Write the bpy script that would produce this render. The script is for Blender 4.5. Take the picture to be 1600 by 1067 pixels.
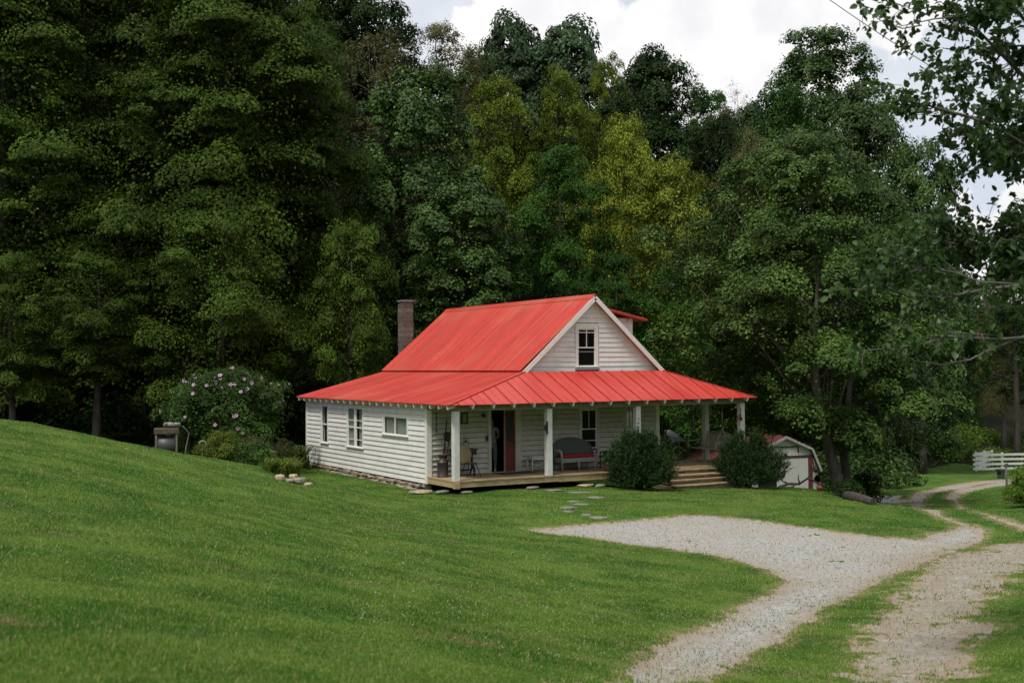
import bpy, math, random
import numpy as np
from mathutils import Vector, Matrix
for o in list(bpy.data.objects): bpy.data.objects.remove(o)
SC = bpy.context.scene
COL = SC.collection
rng = np.random.default_rng(7)
random.seed(7)
R_ = math.radians

# ------------------------------------------------------------------ camera
CAM = np.array([-16.29, -33.99, 3.47]); FPX = 1867.0
_y, _p, _r = R_(-29.7), R_(1.15), R_(-0.44)
_rt = np.array([math.cos(_y), math.sin(_y), 0.0])
FW = np.array([-math.sin(_y)*math.cos(_p), math.cos(_y)*math.cos(_p), math.sin(_p)])
_up = np.cross(_rt, FW)
RT = math.cos(_r)*_rt + math.sin(_r)*_up
UP = -math.sin(_r)*_rt + math.cos(_r)*_up
cd = bpy.data.cameras.new('camera'); cam = bpy.data.objects.new('camera', cd); COL.objects.link(cam)
M = Matrix(((RT[0], UP[0], -FW[0], CAM[0]), (RT[1], UP[1], -FW[1], CAM[1]), (RT[2], UP[2], -FW[2], CAM[2]), (0, 0, 0, 1)))
cam.matrix_world = M
cd.sensor_width = 36; cd.lens = FPX/1600*36; cd.clip_start = 0.1; cd.clip_end = 3000
cd.dof.use_dof = True; cd.dof.focus_distance = 38; cd.dof.aperture_fstop = 3.2
SC.camera = cam
def pt(px, py, d): return CAM + (FW + RT*((px-800)/FPX) + UP*((533.5-py)/FPX))*d

# ------------------------------------------------------------------ world + sun
SUN_EL, SUN_AZ = 60.0, -155.0          # azimuth of the sun, degrees counter-clockwise from +X
W = bpy.data.worlds.new('World'); SC.world = W; W.use_nodes = True
nt = W.node_tree; nt.nodes.clear()
def N(t, **k):
    n = nt.nodes.new(t)
    for a, b in k.items(): setattr(n, a, b)
    return n
out = N('ShaderNodeOutputWorld'); bg = N('ShaderNodeBackground'); sky = N('ShaderNodeTexSky')
sky.sky_type = 'NISHITA'; sky.sun_disc = False
sky.sun_elevation = R_(SUN_EL); sky.sun_rotation = R_(90-SUN_AZ)
sky.air_density = 1.0; sky.dust_density = 2.0; sky.ozone_density = 1.0
tc = N('ShaderNodeTexCoord')
def math_(op, a, b=None, c=None, clamp=False):
    n = N('ShaderNodeMath', operation=op); n.use_clamp = clamp
    for i, v in enumerate((a, b, c)):
        if v is None: continue
        if isinstance(v, (int, float)): n.inputs[i].default_value = v
        else: nt.links.new(v, n.inputs[i])
    return n.outputs[0]
blob = None
for px, py, r in [(855, 30, .062), (800, 70, .05), (905, 60, .05), (760, 85, .035), (840, 110, .06), (1030, 110, .05), (1085, 70, .07), (1160, 60, .09), (1110, 10, .05),
                  (1000, 95, .035), (950, 110, .03), (1235, 90, .06), (1150, 150, .1), (1270, 30, .07), (1380, -30, .07), (1240, 200, .07), (1600, 330, .03), (1530, 420, .07)]:
    v = FW + RT*((px-800)/FPX) + UP*((533.5-py)/FPX); v /= np.linalg.norm(v)
    d = N('ShaderNodeVectorMath', operation='DISTANCE'); nt.links.new(tc.outputs['Generated'], d.inputs[0]); d.inputs[1].default_value = v
    q = math_('MULTIPLY_ADD', d.outputs['Value'], -1.0/r, 1.0)
    blob = q if blob is None else math_('MAXIMUM', blob, q)
n1 = N('ShaderNodeTexNoise'); n1.inputs['Scale'].default_value = 22; n1.inputs['Detail'].default_value = 8; n1.inputs['Roughness'].default_value = .58
nt.links.new(tc.outputs['Generated'], n1.inputs['Vector'])
n2 = N('ShaderNodeTexNoise'); n2.inputs['Scale'].default_value = 3.2; n2.inputs['Detail'].default_value = 6; n2.inputs['Roughness'].default_value = .55
nt.links.new(tc.outputs['Generated'], n2.inputs['Vector'])
amp = math_('MULTIPLY_ADD', n1.outputs['Fac'], 1.5, -.75)
cum = math_('ADD', blob, amp)
def ramp(src, a, b):
    m = N('ShaderNodeMapRange'); m.interpolation_type = 'SMOOTHSTEP'
    m.inputs['From Min'].default_value = a; m.inputs['From Max'].default_value = b
    nt.links.new(src, m.inputs['Value']); return m.outputs['Result']
hard = ramp(cum, .02, .22)
veil = math_('MULTIPLY', ramp(n2.outputs['Fac'], .34, .7), .75)
mask = math_('MAXIMUM', hard, veil)
sk = N('ShaderNodeVectorMath', operation='SCALE'); nt.links.new(sky.outputs[0], sk.inputs[0]); sk.inputs['Scale'].default_value = 1.0
pale = N('ShaderNodeMix', data_type='RGBA'); pale.inputs['Factor'].default_value = .82
nt.links.new(sk.outputs[0], pale.inputs['A']); pale.inputs['B'].default_value = (8.3, 9.0, 10.2, 1)
mx = N('ShaderNodeMix', data_type='RGBA'); nt.links.new(mask, mx.inputs['Factor'])
nt.links.new(pale.outputs['Result'], mx.inputs['A'])
cc = N('ShaderNodeMix', data_type='RGBA'); nt.links.new(ramp(n1.outputs['Fac'], .3, .7), cc.inputs['Factor'])
cc.inputs['A'].default_value = (10.2, 10.1, 10.4, 1); cc.inputs['B'].default_value = (12.2, 12.0, 12.0, 1)
nt.links.new(cc.outputs['Result'], mx.inputs['B'])
nt.links.new(mx.outputs['Result'], bg.inputs['Color']); bg.inputs['Strength'].default_value = 0.075
nt.links.new(bg.outputs[0], out.inputs['Surface'])
sd = bpy.data.lights.new('sun', 'SUN'); sd.energy = 2.4; sd.angle = R_(12); sd.color = (1, .95, .88)
sun = bpy.data.objects.new('sun', sd); COL.objects.link(sun)
sv = Vector((math.cos(R_(SUN_EL))*math.cos(R_(SUN_AZ)), math.cos(R_(SUN_EL))*math.sin(R_(SUN_AZ)), math.sin(R_(SUN_EL))))
sun.rotation_euler = sv.to_track_quat('Z', 'Y').to_euler(); sun.location = sv*60
vs = SC.view_settings; vs.view_transform = 'Standard'; vs.look = 'None'; vs.exposure = 0.25; vs.gamma = 1.0; vs.use_curve_mapping = False

# ------------------------------------------------------------------ object helpers
def tag(o, label=None, cat=None, group=None, kind=None):
    if label: o['label'] = label
    if cat: o['category'] = cat
    if group: o['group'] = group
    if kind: o['kind'] = kind
    return o
def thing(name, label, cat, loc=(0, 0, 0), rz=0, group=None):
    o = bpy.data.objects.new(name, None); COL.objects.link(o); o.empty_display_size = .2
    o.location = [float(a) for a in loc]; o.rotation_euler = (0, 0, rz)
    return tag(o, label, cat, group)
def npmesh(name, V, F, mats, mi=None, smooth=False):
    """V (n,3) array, F (m,k) array of equal-sized faces"""
    me = bpy.data.meshes.new(name); V = np.asarray(V, np.float32); F = np.asarray(F, np.int32); m, k = F.shape
    me.vertices.add(len(V)); me.vertices.foreach_set('co', V.ravel())
    me.loops.add(m*k); me.loops.foreach_set('vertex_index', F.ravel())
    me.polygons.add(m); me.polygons.foreach_set('loop_start', np.arange(0, m*k, k, dtype=np.int32)); 
    if mi is not None: me.polygons.foreach_set('material_index', np.asarray(mi, np.int32))
    if smooth: me.polygons.foreach_set('use_smooth', np.ones(m, bool))
    for x in (mats if isinstance(mats, (list, tuple)) else [mats]): me.materials.append(x)
    me.update(calc_edges=True); return me
def addob(name, me, parent=None, loc=None):
    o = bpy.data.objects.new(name, me); COL.objects.link(o)
    if parent is not None: o.parent = parent
    if loc is not None: o.location = [float(a) for a in loc]
    return o
def v3(a): return np.array(a, float)
def nrm(a):
    a = np.asarray(a, float); l = np.linalg.norm(a); return a/(l if l > 1e-9 else 1)
class MB:
    def __init__(s): s.v = []; s.f = []; s.m = []; s.sm = []
    def add(s, vs, fs, mi=0, sm=False):
        b = len(s.v); s.v += [tuple(float(c) for c in p) for p in vs]
        for f in fs: s.f.append([b+i for i in f]); s.m.append(mi); s.sm.append(sm)
        return s
    def box(s, x0, x1, y0, y1, z0, z1, mi=0):
        return s.add([(x0, y0, z0), (x1, y0, z0), (x1, y1, z0), (x0, y1, z0), (x0, y0, z1), (x1, y0, z1), (x1, y1, z1), (x0, y1, z1)],
                     [(0, 3, 2, 1), (4, 5, 6, 7), (0, 1, 5, 4), (1, 2, 6, 5), (2, 3, 7, 6), (3, 0, 4, 7)], mi)
    def hexa(s, P, mi=0):
        return s.add(P, [(0, 3, 2, 1), (4, 5, 6, 7), (0, 1, 5, 4), (1, 2, 6, 5), (2, 3, 7, 6), (3, 0, 4, 7)], mi)
    def beam(s, p, q, w, h, up=(0, 0, 1), mi=0, w2=None, h2=None):
        p, q = v3(p), v3(q); d = nrm(q-p); u = v3(up)
        if abs(d@u) > .98: u = v3((1, 0, 0))
        r = nrm(np.cross(d, u)); u = np.cross(r, d); w2 = w2 or w; h2 = h2 or h
        P = [p-r*w/2-u*h/2, p+r*w/2-u*h/2, q+r*w2/2-u*h2/2, q-r*w2/2-u*h2/2, p-r*w/2+u*h/2, p+r*w/2+u*h/2, q+r*w2/2+u*h2/2, q-r*w2/2+u*h2/2]
        return s.hexa(P, mi)
    def tube(s, pts, rad, n=8, mi=0, cap=True, sm=True):
        pts = [v3(p) for p in pts]; k = len(pts)
        rad = list(rad) if hasattr(rad, '__len__') else [rad]*k
        vs = []; pu = None
        for i, p in enumerate(pts):
            d = nrm(pts[min(i+1, k-1)]-pts[max(i-1, 0)])
            u = pu if pu is not None else (v3((0, 0, 1)) if abs(d[2]) < .9 else v3((1, 0, 0)))
            r = nrm(np.cross(d, u)); u = nrm(np.cross(r, d)); pu = u
            for j in range(n):
                a = 2*math.pi*j/n; vs.append(p+rad[i]*(math.cos(a)*r+math.sin(a)*u))
        fs = [(i*n+j, i*n+(j+1) % n, (i+1)*n+(j+1) % n, (i+1)*n+j) for i in range(k-1) for j in range(n)]
        s.add(vs, fs, mi, sm)
        if cap:
            b = len(s.v)-k*n
            s.f.append([b+j for j in range(n)][::-1]); s.m.append(mi); s.sm.append(False)
            s.f.append([b+(k-1)*n+j for j in range(n)]); s.m.append(mi); s.sm.append(False)
        return s
    def lathe(s, c, prof, n=16, mi=0, axis=(0, 0, 1), sm=True):
        """prof: list of (radius, height along the axis)"""
        a = nrm(axis); u = v3((1, 0, 0)) if abs(a[0]) < .9 else v3((0, 1, 0)); r = nrm(np.cross(a, u)); u = np.cross(r, a); c = v3(c)
        vs = [c+a*h+rr*(math.cos(2*math.pi*j/n)*r+math.sin(2*math.pi*j/n)*u) for rr, h in prof for j in range(n)]
        k = len(prof); fs = [(i*n+j, i*n+(j+1) % n, (i+1)*n+(j+1) % n, (i+1)*n+j) for i in range(k-1) for j in range(n)]
        s.add(vs, fs, mi, sm); b = len(s.v)-k*n
        if prof[0][0] > 1e-4: s.f.append([b+j for j in range(n)][::-1]); s.m.append(mi); s.sm.append(False)
        if prof[-1][0] > 1e-4: s.f.append([b+(k-1)*n+j for j in range(n)]); s.m.append(mi); s.sm.append(False)
        return s
    def rock(s, c, rx, ry, rz, seed=0, mi=0, rz_rot=None):
        g = np.random.default_rng(seed); c = v3(c); n, k = 9, 6
        a0 = g.uniform(0, 6.28) if rz_rot is None else rz_rot; ca, sa = math.cos(a0), math.sin(a0)
        sc = g.uniform(.78, 1.15, n); vs = []
        for i in range(k):
            t = math.pi*i/(k-1); rr = math.sin(t)**.55 if 0 < i < k-1 else .25; z = math.cos(t)
            z = np.sign(z)*abs(z)**.7
            for j in range(n):
                a = 2*math.pi*j/n; q = rr*sc[j]*g.uniform(.92, 1.08)
                x, y = rx*q*math.cos(a), ry*q*math.sin(a)
                vs.append(c+v3((ca*x-sa*y, sa*x+ca*y, rz*z*g.uniform(.88, 1.08))))
        fs = [(i*n+j, (i+1)*n+j, (i+1)*n+(j+1) % n, i*n+(j+1) % n) for i in range(k-1) for j in range(n)]
        fs += [tuple(range(n)), tuple(range((k-1)*n, k*n))[::-1]]
        return s.add(vs, fs, mi)
    def build(s, name, mats, parent=None, bevel=0, label=None, loc=None):
        me = bpy.data.meshes.new(name); me.from_pydata(s.v, [], s.f)
        for x in (mats if isinstance(mats, (list, tuple)) else [mats]): me.materials.append(x)
        me.polygons.foreach_set('material_index', s.m); me.polygons.foreach_set('use_smooth', s.sm)
        me.update(); o = addob(name, me, parent, loc)
        if bevel:
            b = o.modifiers.new('bevel', 'BEVEL'); b.width = bevel; b.segments = 2; b.limit_method = 'ANGLE'
        if label: o['label'] = label
        return o

# ------------------------------------------------------------------ materials
MATS = {}
def newmat(name):
    m = bpy.data.materials.new(name); m.use_nodes = True; t = m.node_tree; t.nodes.clear()
    o = t.nodes.new('ShaderNodeOutputMaterial'); b = t.nodes.new('ShaderNodeBsdfPrincipled'); t.links.new(b.outputs[0], o.inputs[0])
    MATS[name] = m; return m, t, b, o
def nd(t, ty, **k):
    n = t.nodes.new(ty)
    for a, v in k.items(): setattr(n, a, v)
    return n
def noise(t, vec, scale, detail=5, rough=.55, dist=0):
    n = nd(t, 'ShaderNodeTexNoise'); n.inputs['Scale'].default_value = scale; n.inputs['Detail'].default_value = detail
    n.inputs['Roughness'].default_value = rough; n.inputs['Distortion'].default_value = dist
    if vec is not None: t.links.new(vec, n.inputs['Vector'])
    return n.outputs['Fac']
def mrange(t, src, a, b, c=0, d=1, smooth=True):
    m = nd(t, 'ShaderNodeMapRange'); 
    if smooth: m.interpolation_type = 'SMOOTHSTEP'
    for k, v in (('From Min', a), ('From Max', b), ('To Min', c), ('To Max', d)): m.inputs[k].default_value = v
    t.links.new(src, m.inputs['Value']); return m.outputs['Result']
def mixc(t, fac, a, b, bt='MIX'):
    m = nd(t, 'ShaderNodeMix', data_type='RGBA', blend_type=bt)
    if isinstance(fac, (int, float)): m.inputs['Factor'].default_value = fac
    else: t.links.new(fac, m.inputs['Factor'])
    for k, v in (('A', a), ('B', b)):
        if isinstance(v, (tuple, list)): m.inputs[k].default_value = (*v[:3], 1)
        else: t.links.new(v, m.inputs[k])
    return m.outputs['Result']
def mathn(t, op, a, b=None):
    n = nd(t, 'ShaderNodeMath', operation=op)
    for i, v in enumerate((a, b)):
        if v is None: continue
        if isinstance(v, (int, float)): n.inputs[i].default_value = v
        else: t.links.new(v, n.inputs[i])
    return n.outputs[0]
def ocoord(t, sx=1, sy=1, sz=1):
    c = nd(t, 'ShaderNodeTexCoord')
    if (sx, sy, sz) == (1, 1, 1): return c.outputs['Object']
    m = nd(t, 'ShaderNodeMapping'); m.inputs['Scale'].default_value = (sx, sy, sz); t.links.new(c.outputs['Object'], m.inputs['Vector']); return m.outputs[0]
def bump(t, b, h, strength=.3, dist=.02):
    n = nd(t, 'ShaderNodeBump'); n.inputs['Strength'].default_value = strength; n.inputs['Distance'].default_value = dist
    t.links.new(h, n.inputs['Height']); t.links.new(n.outputs[0], b.inputs['Normal'])
def mat(name, c1, c2=None, scale=6, rough=.6, bmp=.2, bd=.01, metal=0, stretch=(1, 1, 1), spec=.5, isl=0, c3=None, s3=1.2, a3=(.55, .75)):
    if name in MATS: return MATS[name]
    m, t, b, o = newmat(name); c2 = c2 or tuple(x*.75 for x in c1)
    v = ocoord(t, *stretch); f = noise(t, v, scale, 6, .6)
    col = mixc(t, mrange(t, f, .3, .7), c1, c2)
    if c3: col = mixc(t, mrange(t, noise(t, v, s3, 6, .65), *a3), col, c3)
    if isl:
        g = nd(t, 'ShaderNodeNewGeometry'); col = mixc(t, 1.0, col, mrange_gray(t, g.outputs['Random Per Island'], 1-isl, 1+isl*.4), 'MULTIPLY')
    t.links.new(col, b.inputs['Base Color']); b.inputs['Roughness'].default_value = rough; b.inputs['Metallic'].default_value = metal
    b.inputs['Specular IOR Level'].default_value = spec
    if bmp: bump(t, b, f, bmp, bd)
    return m
def mrange_gray(t, src, lo, hi):
    r = mrange(t, src, 0, 1, lo, hi, False); c = nd(t, 'ShaderNodeCombineColor')
    for i in range(3): t.links.new(r, c.inputs[i])
    return c.outputs[0]
def leafmat(name, cs, trans=.25, rough=.62, spec=.08, vary=.35, objvary=.2):
    """leaf colours: a spread of cs per leaf, with per-tree variation"""
    if name in MATS: return MATS[name]
    m, t, b, o = newmat(name)
    g = nd(t, 'ShaderNodeNewGeometry'); r = nd(t, 'ShaderNodeValToRGB'); t.links.new(g.outputs['Random Per Island'], r.inputs[0])
    e = r.color_ramp.elements
    while len(e) < len(cs): e.new(.5)
    for i, c in enumerate(cs): e[i].position = i/(len(cs)-1); e[i].color = (*c, 1)
    col = r.outputs[0]
    cl = noise(t, ocoord(t), .45, 3, .5)
    col = mixc(t, 1.0, col, mrange_gray(t, mrange(t, cl, .3, .7), 1-vary, 1+vary), 'MULTIPLY')
    oi = nd(t, 'ShaderNodeObjectInfo'); col = mixc(t, 1.0, col, mrange_gray(t, oi.outputs['Random'], 1-objvary, 1+objvary), 'MULTIPLY')
    t.links.new(col, b.inputs['Base Color']); b.inputs['Roughness'].default_value = rough; b.inputs['Specular IOR Level'].default_value = spec
    tr = nd(t, 'ShaderNodeBsdfTranslucent'); t.links.new(col, tr.inputs['Color'])
    mx = nd(t, 'ShaderNodeMixShader'); mx.inputs[0].default_value = trans
    t.links.new(b.outputs[0], mx.inputs[1]); t.links.new(tr.outputs[0], mx.inputs[2]); t.links.new(mx.outputs[0], o.inputs[0])
    return m
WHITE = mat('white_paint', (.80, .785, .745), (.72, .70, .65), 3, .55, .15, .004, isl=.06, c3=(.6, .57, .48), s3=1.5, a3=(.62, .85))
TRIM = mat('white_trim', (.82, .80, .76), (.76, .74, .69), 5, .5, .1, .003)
CREAM = mat('weathered_shaded_white', (.55, .54, .46), (.46, .445, .37), 4, .6, .15, .004)  # aged white, darkened further to carry the porch roof's shade
WOOD = mat('tan_deck_wood', (.42, .31, .17), (.30, .215, .12), 5, .75, .4, .01, stretch=(1, 6, 1), isl=.25, c3=(.2, .15, .1), s3=1.6)
FASCIA = mat('tan_fascia_wood', (.50, .38, .20), (.38, .28, .15), 4, .7, .3, .01, stretch=(1, 1, 8), isl=.15)
STONE = mat('rubble_stone', (.38, .31, .235), (.22, .18, .14), 9, .85, .6, .03, isl=.45, c3=(.42, .40, .36), s3=2)
FLAT = mat('flagstone', (.27, .25, .21), (.17, .155, .13), 9, .85, .5, .02, isl=.2)
BARK = mat('bark', (.075, .062, .048), (.03, .026, .021), 7, .9, .8, .05, stretch=(1, 1, .25), c3=(.13, .13, .11), s3=1.5)
PALEBARK = mat('pale_bark', (.17, .15, .13), (.09, .08, .07), 9, .9, .6, .03, stretch=(1, 1, .3))
IRON = mat('dark_iron', (.035, .032, .03), (.06, .035, .025), 12, .55, .3, .005, metal=.6)
RUST = mat('rusty_iron', (.16, .07, .045), (.07, .04, .03), 14, .8, .5, .005, metal=.2)
BLACK = mat('black_paint', (.02, .02, .02), (.03, .03, .03), 5, .5, .1)
WICKER = mat('grey_wicker', (.36, .36, .34), (.22, .22, .21), 60, .8, .9, .01, isl=.1)
WICKERD = mat('green_grey_wicker', (.11, .13, .12), (.07, .085, .08), 60, .8, .9, .01)
PALEW = mat('white_wicker', (.66, .65, .60), (.5, .49, .45), 60, .8, .7, .008)
CUSH = mat('red_cushion', (.30, .02, .02), (.20, .015, .015), 20, .9, .3)
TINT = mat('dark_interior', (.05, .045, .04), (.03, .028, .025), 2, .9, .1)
CURT = mat('grey_curtain', (.7, .69, .66), (.6, .59, .56), 4, .9, .2)
CONC = mat('block_masonry', (.18, .155, .125), (.10, .088, .07), 8, .9, .6, .02, isl=.35)
GREYMET = mat('grey_sheet_metal', (.36, .38, .39), (.25, .26, .27), 8, .45, .1, metal=.4)
REDP = mat('dark_red_paint', (.20, .035, .025), (.13, .02, .016), 4, .6, .2)
# painted metal roofing: scuffed red with pale streaks down the slope
def roofmat(name, c1, c2, c3, stretch):
    m, t, b, o = newmat(name); v = ocoord(t, *stretch)
    f = noise(t, v, 2.4, 8, .62); f2 = noise(t, ocoord(t), 38, 3, .6); f3 = noise(t, ocoord(t), .55, 4, .5)
    col = mixc(t, mrange(t, f, .35, .72), c1, c2)
    col = mixc(t, mrange(t, f3, .45, .72), col, c3)
    col = mixc(t, mrange(t, f2, .685, .74), col, (.12, .025, .02))
    g = nd(t, 'ShaderNodeNewGeometry'); col = mixc(t, 1.0, col, mrange_gray(t, g.outputs['Random Per Island'], .74, 1.04), 'MULTIPLY')
    t.links.new(col, b.inputs['Base Color']); t.links.new(mrange(t, f, .2, .8, .36, .62), b.inputs['Roughness']); b.inputs['Specular IOR Level'].default_value = .5
    bump(t, b, f3, .25, .05); return m
ROOFL = roofmat('red_roof_side', (.60, .062, .038), (.51, .044, .028), (.58, .10, .055), (.35, 3.5, .35))
ROOFF = roofmat('red_roof_front', (.57, .048, .032), (.61, .080, .054), (.50, .034, .023), (3.5, .4, .4))
SEAM = mat('roof_seam', (.34, .028, .026), (.25, .02, .018), 6, .5, .1)  # darker red: seam grime plus rib shading put into the colour
# window glass
def glass(name, alpha=.35, col=(.02, .025, .03)):
    m, t, b, o = newmat(name); b.inputs['Base Color'].default_value = (*col, 1); b.inputs['Roughness'].default_value = .06
    tr = nd(t, 'ShaderNodeBsdfTransparent'); tr.inputs[0].default_value = (.9, .92, .9, 1); mx = nd(t, 'ShaderNodeMixShader'); mx.inputs[0].default_value = alpha
    t.links.new(tr.outputs[0], mx.inputs[1]); t.links.new(b.outputs[0], mx.inputs[2]); t.links.new(mx.outputs[0], o.inputs[0]); return m
GLASS = glass('window_glass', .18)

# ------------------------------------------------------------------ terrain
def _cp(px, py, d): return pt(px, py, d)
CP = []
for a in [(-250, 1067, 5), (0, 1067, 5), (250, 1067, 5.2), (500, 1067, 5.8), (800, 1067, 6.8), (1000, 1067, 8.6), (1240, 1067, 10.8), (1450, 1067, 11), (1600, 1067, 10.6), (1800, 1067, 10),
          (0, 800, 12), (0, 700, 20), (0, 655, 29), (120, 676, 30), (250, 705, 32), (380, 728, 33.5), (480, 748, 34), (560, 769, 32), (640, 790, 30), (740, 813, 28.2), (830, 827, 27.5),
          (250, 850, 12), (250, 750, 22), (480, 880, 12.5), (480, 790, 24), (700, 960, 11), (700, 860, 20), (900, 960, 13), (900, 870, 20.5), (1060, 960, 15), (1060, 890, 20.5), (1240, 908, 20.4), (1120, 868, 24),
          (1350, 960, 15.6), (1500, 960, 15), (1600, 960, 15), (1350, 900, 20.8), (1480, 870, 24.5), (1600, 890, 21), (1750, 890, 21), (1100, 805, 30), (1300, 830, 28), (1480, 833, 29.2), (1600, 838, 29), (950, 800, 31)]:
    CP.append(_cp(*a))
for x, y, z in [(-.6, 0, -.46), (-.6, 4, -.44), (-.6, 8, -.42), (-.6, 11.5, -.38), (5, 5, -.45), (5, 11, -.45), (1, -2.3, -.36), (5, -2.4, -.42), (6.5, -3, -.55), (3, -5, -.38), (8.5, -3.3, -.58), (6.5, -4.5, -.5), (11, -3.2, -.70), (10, 0, -1.0), (10, 6, -1.3),
                (0, -8, -.3), (-4, 6, -.3), (-4, 0, -.2), (-8, 14, .1), (6, 16, -.2)]: CP.append(v3((x, y, z)))
for px, d, z in [(0, 38, 1.45), (0, 46, .8), (250, 38, .6), (250, 44, .3), (380, 42, .0), (-300, 35, 2.6), (-300, 15, 2.6), (-300, 50, 1.8),
                 (1240, 43, -.98), (1290, 41.5, -1.0), (1180, 42, -.95), (1370, 36.8, -.9), (1420, 33.6, -.8), (1290, 46, -1.9), (1240, 50, -2.8), (1200, 60, -3.35), (1280, 60, -3.3), (1370, 46, -1.95), (1430, 47, -2.0), (1370, 40.5, -1.5),
                 (1450, 38, -1.2), (1530, 36, -1.0), (1600, 34, -.8), (1560, 66, -3.0), (1520, 55, -2.5), (1600, 50, -2.2), (1350, 56, -2.5), (1350, 68, -3.0), (1450, 68, -2.95), (1520, 77, -3.6), (1600, 77, -3.6), (1520, 86, -3.8), (1600, 88, -3.7),
                 (1800, 66, -2.6), (1800, 50, -1.6), (1800, 30, -.2), (1500, 97, -2.2), (1620, 100, -2), (1100, 55, -2.2), (1000, 55, -1.2), (1060, 66, -3.0),
                 (0, 58, 1.2), (300, 58, .9), (600, 58, .3), (850, 60, 0), (1000, 66, -1.0), (1200, 76, -2.8), (1350, 82, -2.2),
                 (-300, 80, 8), (0, 80, 8), (300, 80, 8), (600, 80, 7.5), (850, 80, 6), (1050, 84, 4), (1250, 95, 1.5), (1420, 100, 0), (1600, 115, 0), (1800, 110, 1),
                 (-300, 115, 20), (0, 115, 20), (300, 115, 20), (600, 115, 19), (850, 115, 16), (1050, 118, 13), (1250, 125, 8), (1420, 130, 4), (1600, 150, 4), (1900, 150, 4),
                 (-400, 200, 40), (0, 200, 42), (400, 200, 40), (800, 200, 32), (1200, 200, 20), (1600, 220, 6), (2000, 220, 8)]:
    p = pt(px, 571, d); CP.append(v3((p[0], p[1], z)))
for a in range(0, 360, 30):                                        # behind and around the viewer
    for r, z in ((3, 1.87), (15, 1.9), (60, 2.5), (250, 8)):
        ang = R_(a); v = v3((math.cos(ang), math.sin(ang)))
        if v@FW[:2]/np.linalg.norm(FW[:2]) < (.3 if r > 3 else 2): CP.append(v3((CAM[0]+v[0]*r, CAM[1]+v[1]*r, z)))
CP = np.array(CP); _c2 = 2.5**2
def _phi(A, B): return np.sqrt(((A[:, None]-B[None])**2).sum(-1)+_c2)
_K = -_phi(CP[:, :2], CP[:, :2]); n_ = len(CP)
_A = np.zeros((n_+3, n_+3)); _A[:n_, :n_] = _K+np.eye(n_)*.08; _A[:n_, n_] = 1; _A[:n_, n_+1:] = CP[:, :2]; _A[n_:, :n_] = _A[:n_, n_:].T
_w = np.linalg.solve(_A, np.r_[CP[:, 2], 0, 0, 0])
def ground(xy):
    xy = np.atleast_2d(np.asarray(xy, float))[:, :2]; o = np.empty(len(xy))
    for i in range(0, len(xy), 60000):
        q = xy[i:i+60000]; o[i:i+60000] = -_phi(q, CP[:, :2])@_w[:n_]+_w[n_]+q@_w[n_+1:]
    return o
def gz(x, y): return float(ground([(x, y)])[0])
def onground(px, py, dmax=160):
    ds = np.geomspace(2.5, dmax, 900); P = pt(px, py, 1)-CAM; Q = CAM+ds[:, None]*P; h = Q[:, 2]-ground(Q)
    i = np.argmax(h < 0)
    if h[i] >= 0: i = len(ds)-1
    j = max(i-1, 0); t = h[j]/(h[j]-h[i]+1e-9) if i else 0; d = ds[j]+(ds[i]-ds[j])*t
    return CAM+P*d
def atdepth(px, d):
    p = pt(px, 571, d); return v3((p[0], p[1], gz(p[0], p[1])))
def vnoise(x, y, seed=0):
    xi, yi = np.floor(x).astype(np.int64), np.floor(y).astype(np.int64); fx, fy = x-xi, y-yi
    fx, fy = fx*fx*(3-2*fx), fy*fy*(3-2*fy)
    def h(a, b):
        n = (a*374761393+b*668265263+seed*974711) & 0x7fffffff; n = ((n ^ (n >> 13))*1274126177) & 0x7fffffff
        return ((n ^ (n >> 16)) & 0xffff)/65535.
    return (h(xi, yi)*(1-fx)+h(xi+1, yi)*fx)*(1-fy)+(h(xi, yi+1)*(1-fx)+h(xi+1, yi+1)*fx)*fy
def fbm(x, y, s, o=4, seed=0):
    r = 0; a = .5
    for k in range(o): r = r+a*vnoise(x*s, y*s, seed+k); s *= 2.1; a *= .5
    return r/(1-.5**o)
# ------------------------------------------------------------------ gravel outlines on the ground (world metres)
def outline(pxs): return np.array([onground(a, b)[:2] for a, b in pxs])
GP = [outline([(820, 826), (900, 819), (1000, 812), (1100, 805), (1190, 812), (1300, 829), (1380, 839), (1440, 841), (1490, 826), (1500, 822), (1535, 826), (1530, 845), (1490, 862), (1430, 884), (1370, 912), (1290, 948), (1240, 985), (1165, 1020), (1080, 1067),
               (820, 1260), (540, 1260), (930, 1067), (1040, 1010), (1130, 965), (1205, 928), (1238, 908), (1200, 890), (1120, 868), (1000, 850), (900, 838)]),
      outline([(1470, 868), (1560, 850), (1660, 836), (1680, 856), (1600, 884), (1555, 930), (1512, 990), (1490, 1067), (1470, 1260), (1230, 1260), (1320, 1067), (1345, 1010), (1395, 950), (1430, 905)]),
      outline([(1535, 826), (1500, 824), (1462, 808), (1425, 794), (1412, 784), (1425, 772), (1465, 761), (1530, 751), (1600, 746), (1720, 742), (1720, 746), (1600, 750), (1535, 756), (1480, 767), (1450, 777), (1446, 788), (1480, 806), (1525, 820)]),
      outline([(1620, 836), (1565, 818), (1520, 803), (1488, 788), (1474, 775), (1498, 763), (1560, 752.5), (1620, 750), (1720, 748), (1720, 751), (1620, 755), (1560, 759), (1520, 768), (1500, 778), (1506, 788), (1535, 801), (1580, 813), (1620, 822)]),
      outline([(1330, 772), (1400, 774), (1445, 783), (1445, 796), (1390, 790), (1345, 783)])]
GP_SOFT = [.14, .5, .12, .12, 1.4]
GP_OFF = [.02, .0, -.14, -.14, -.5]
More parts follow.
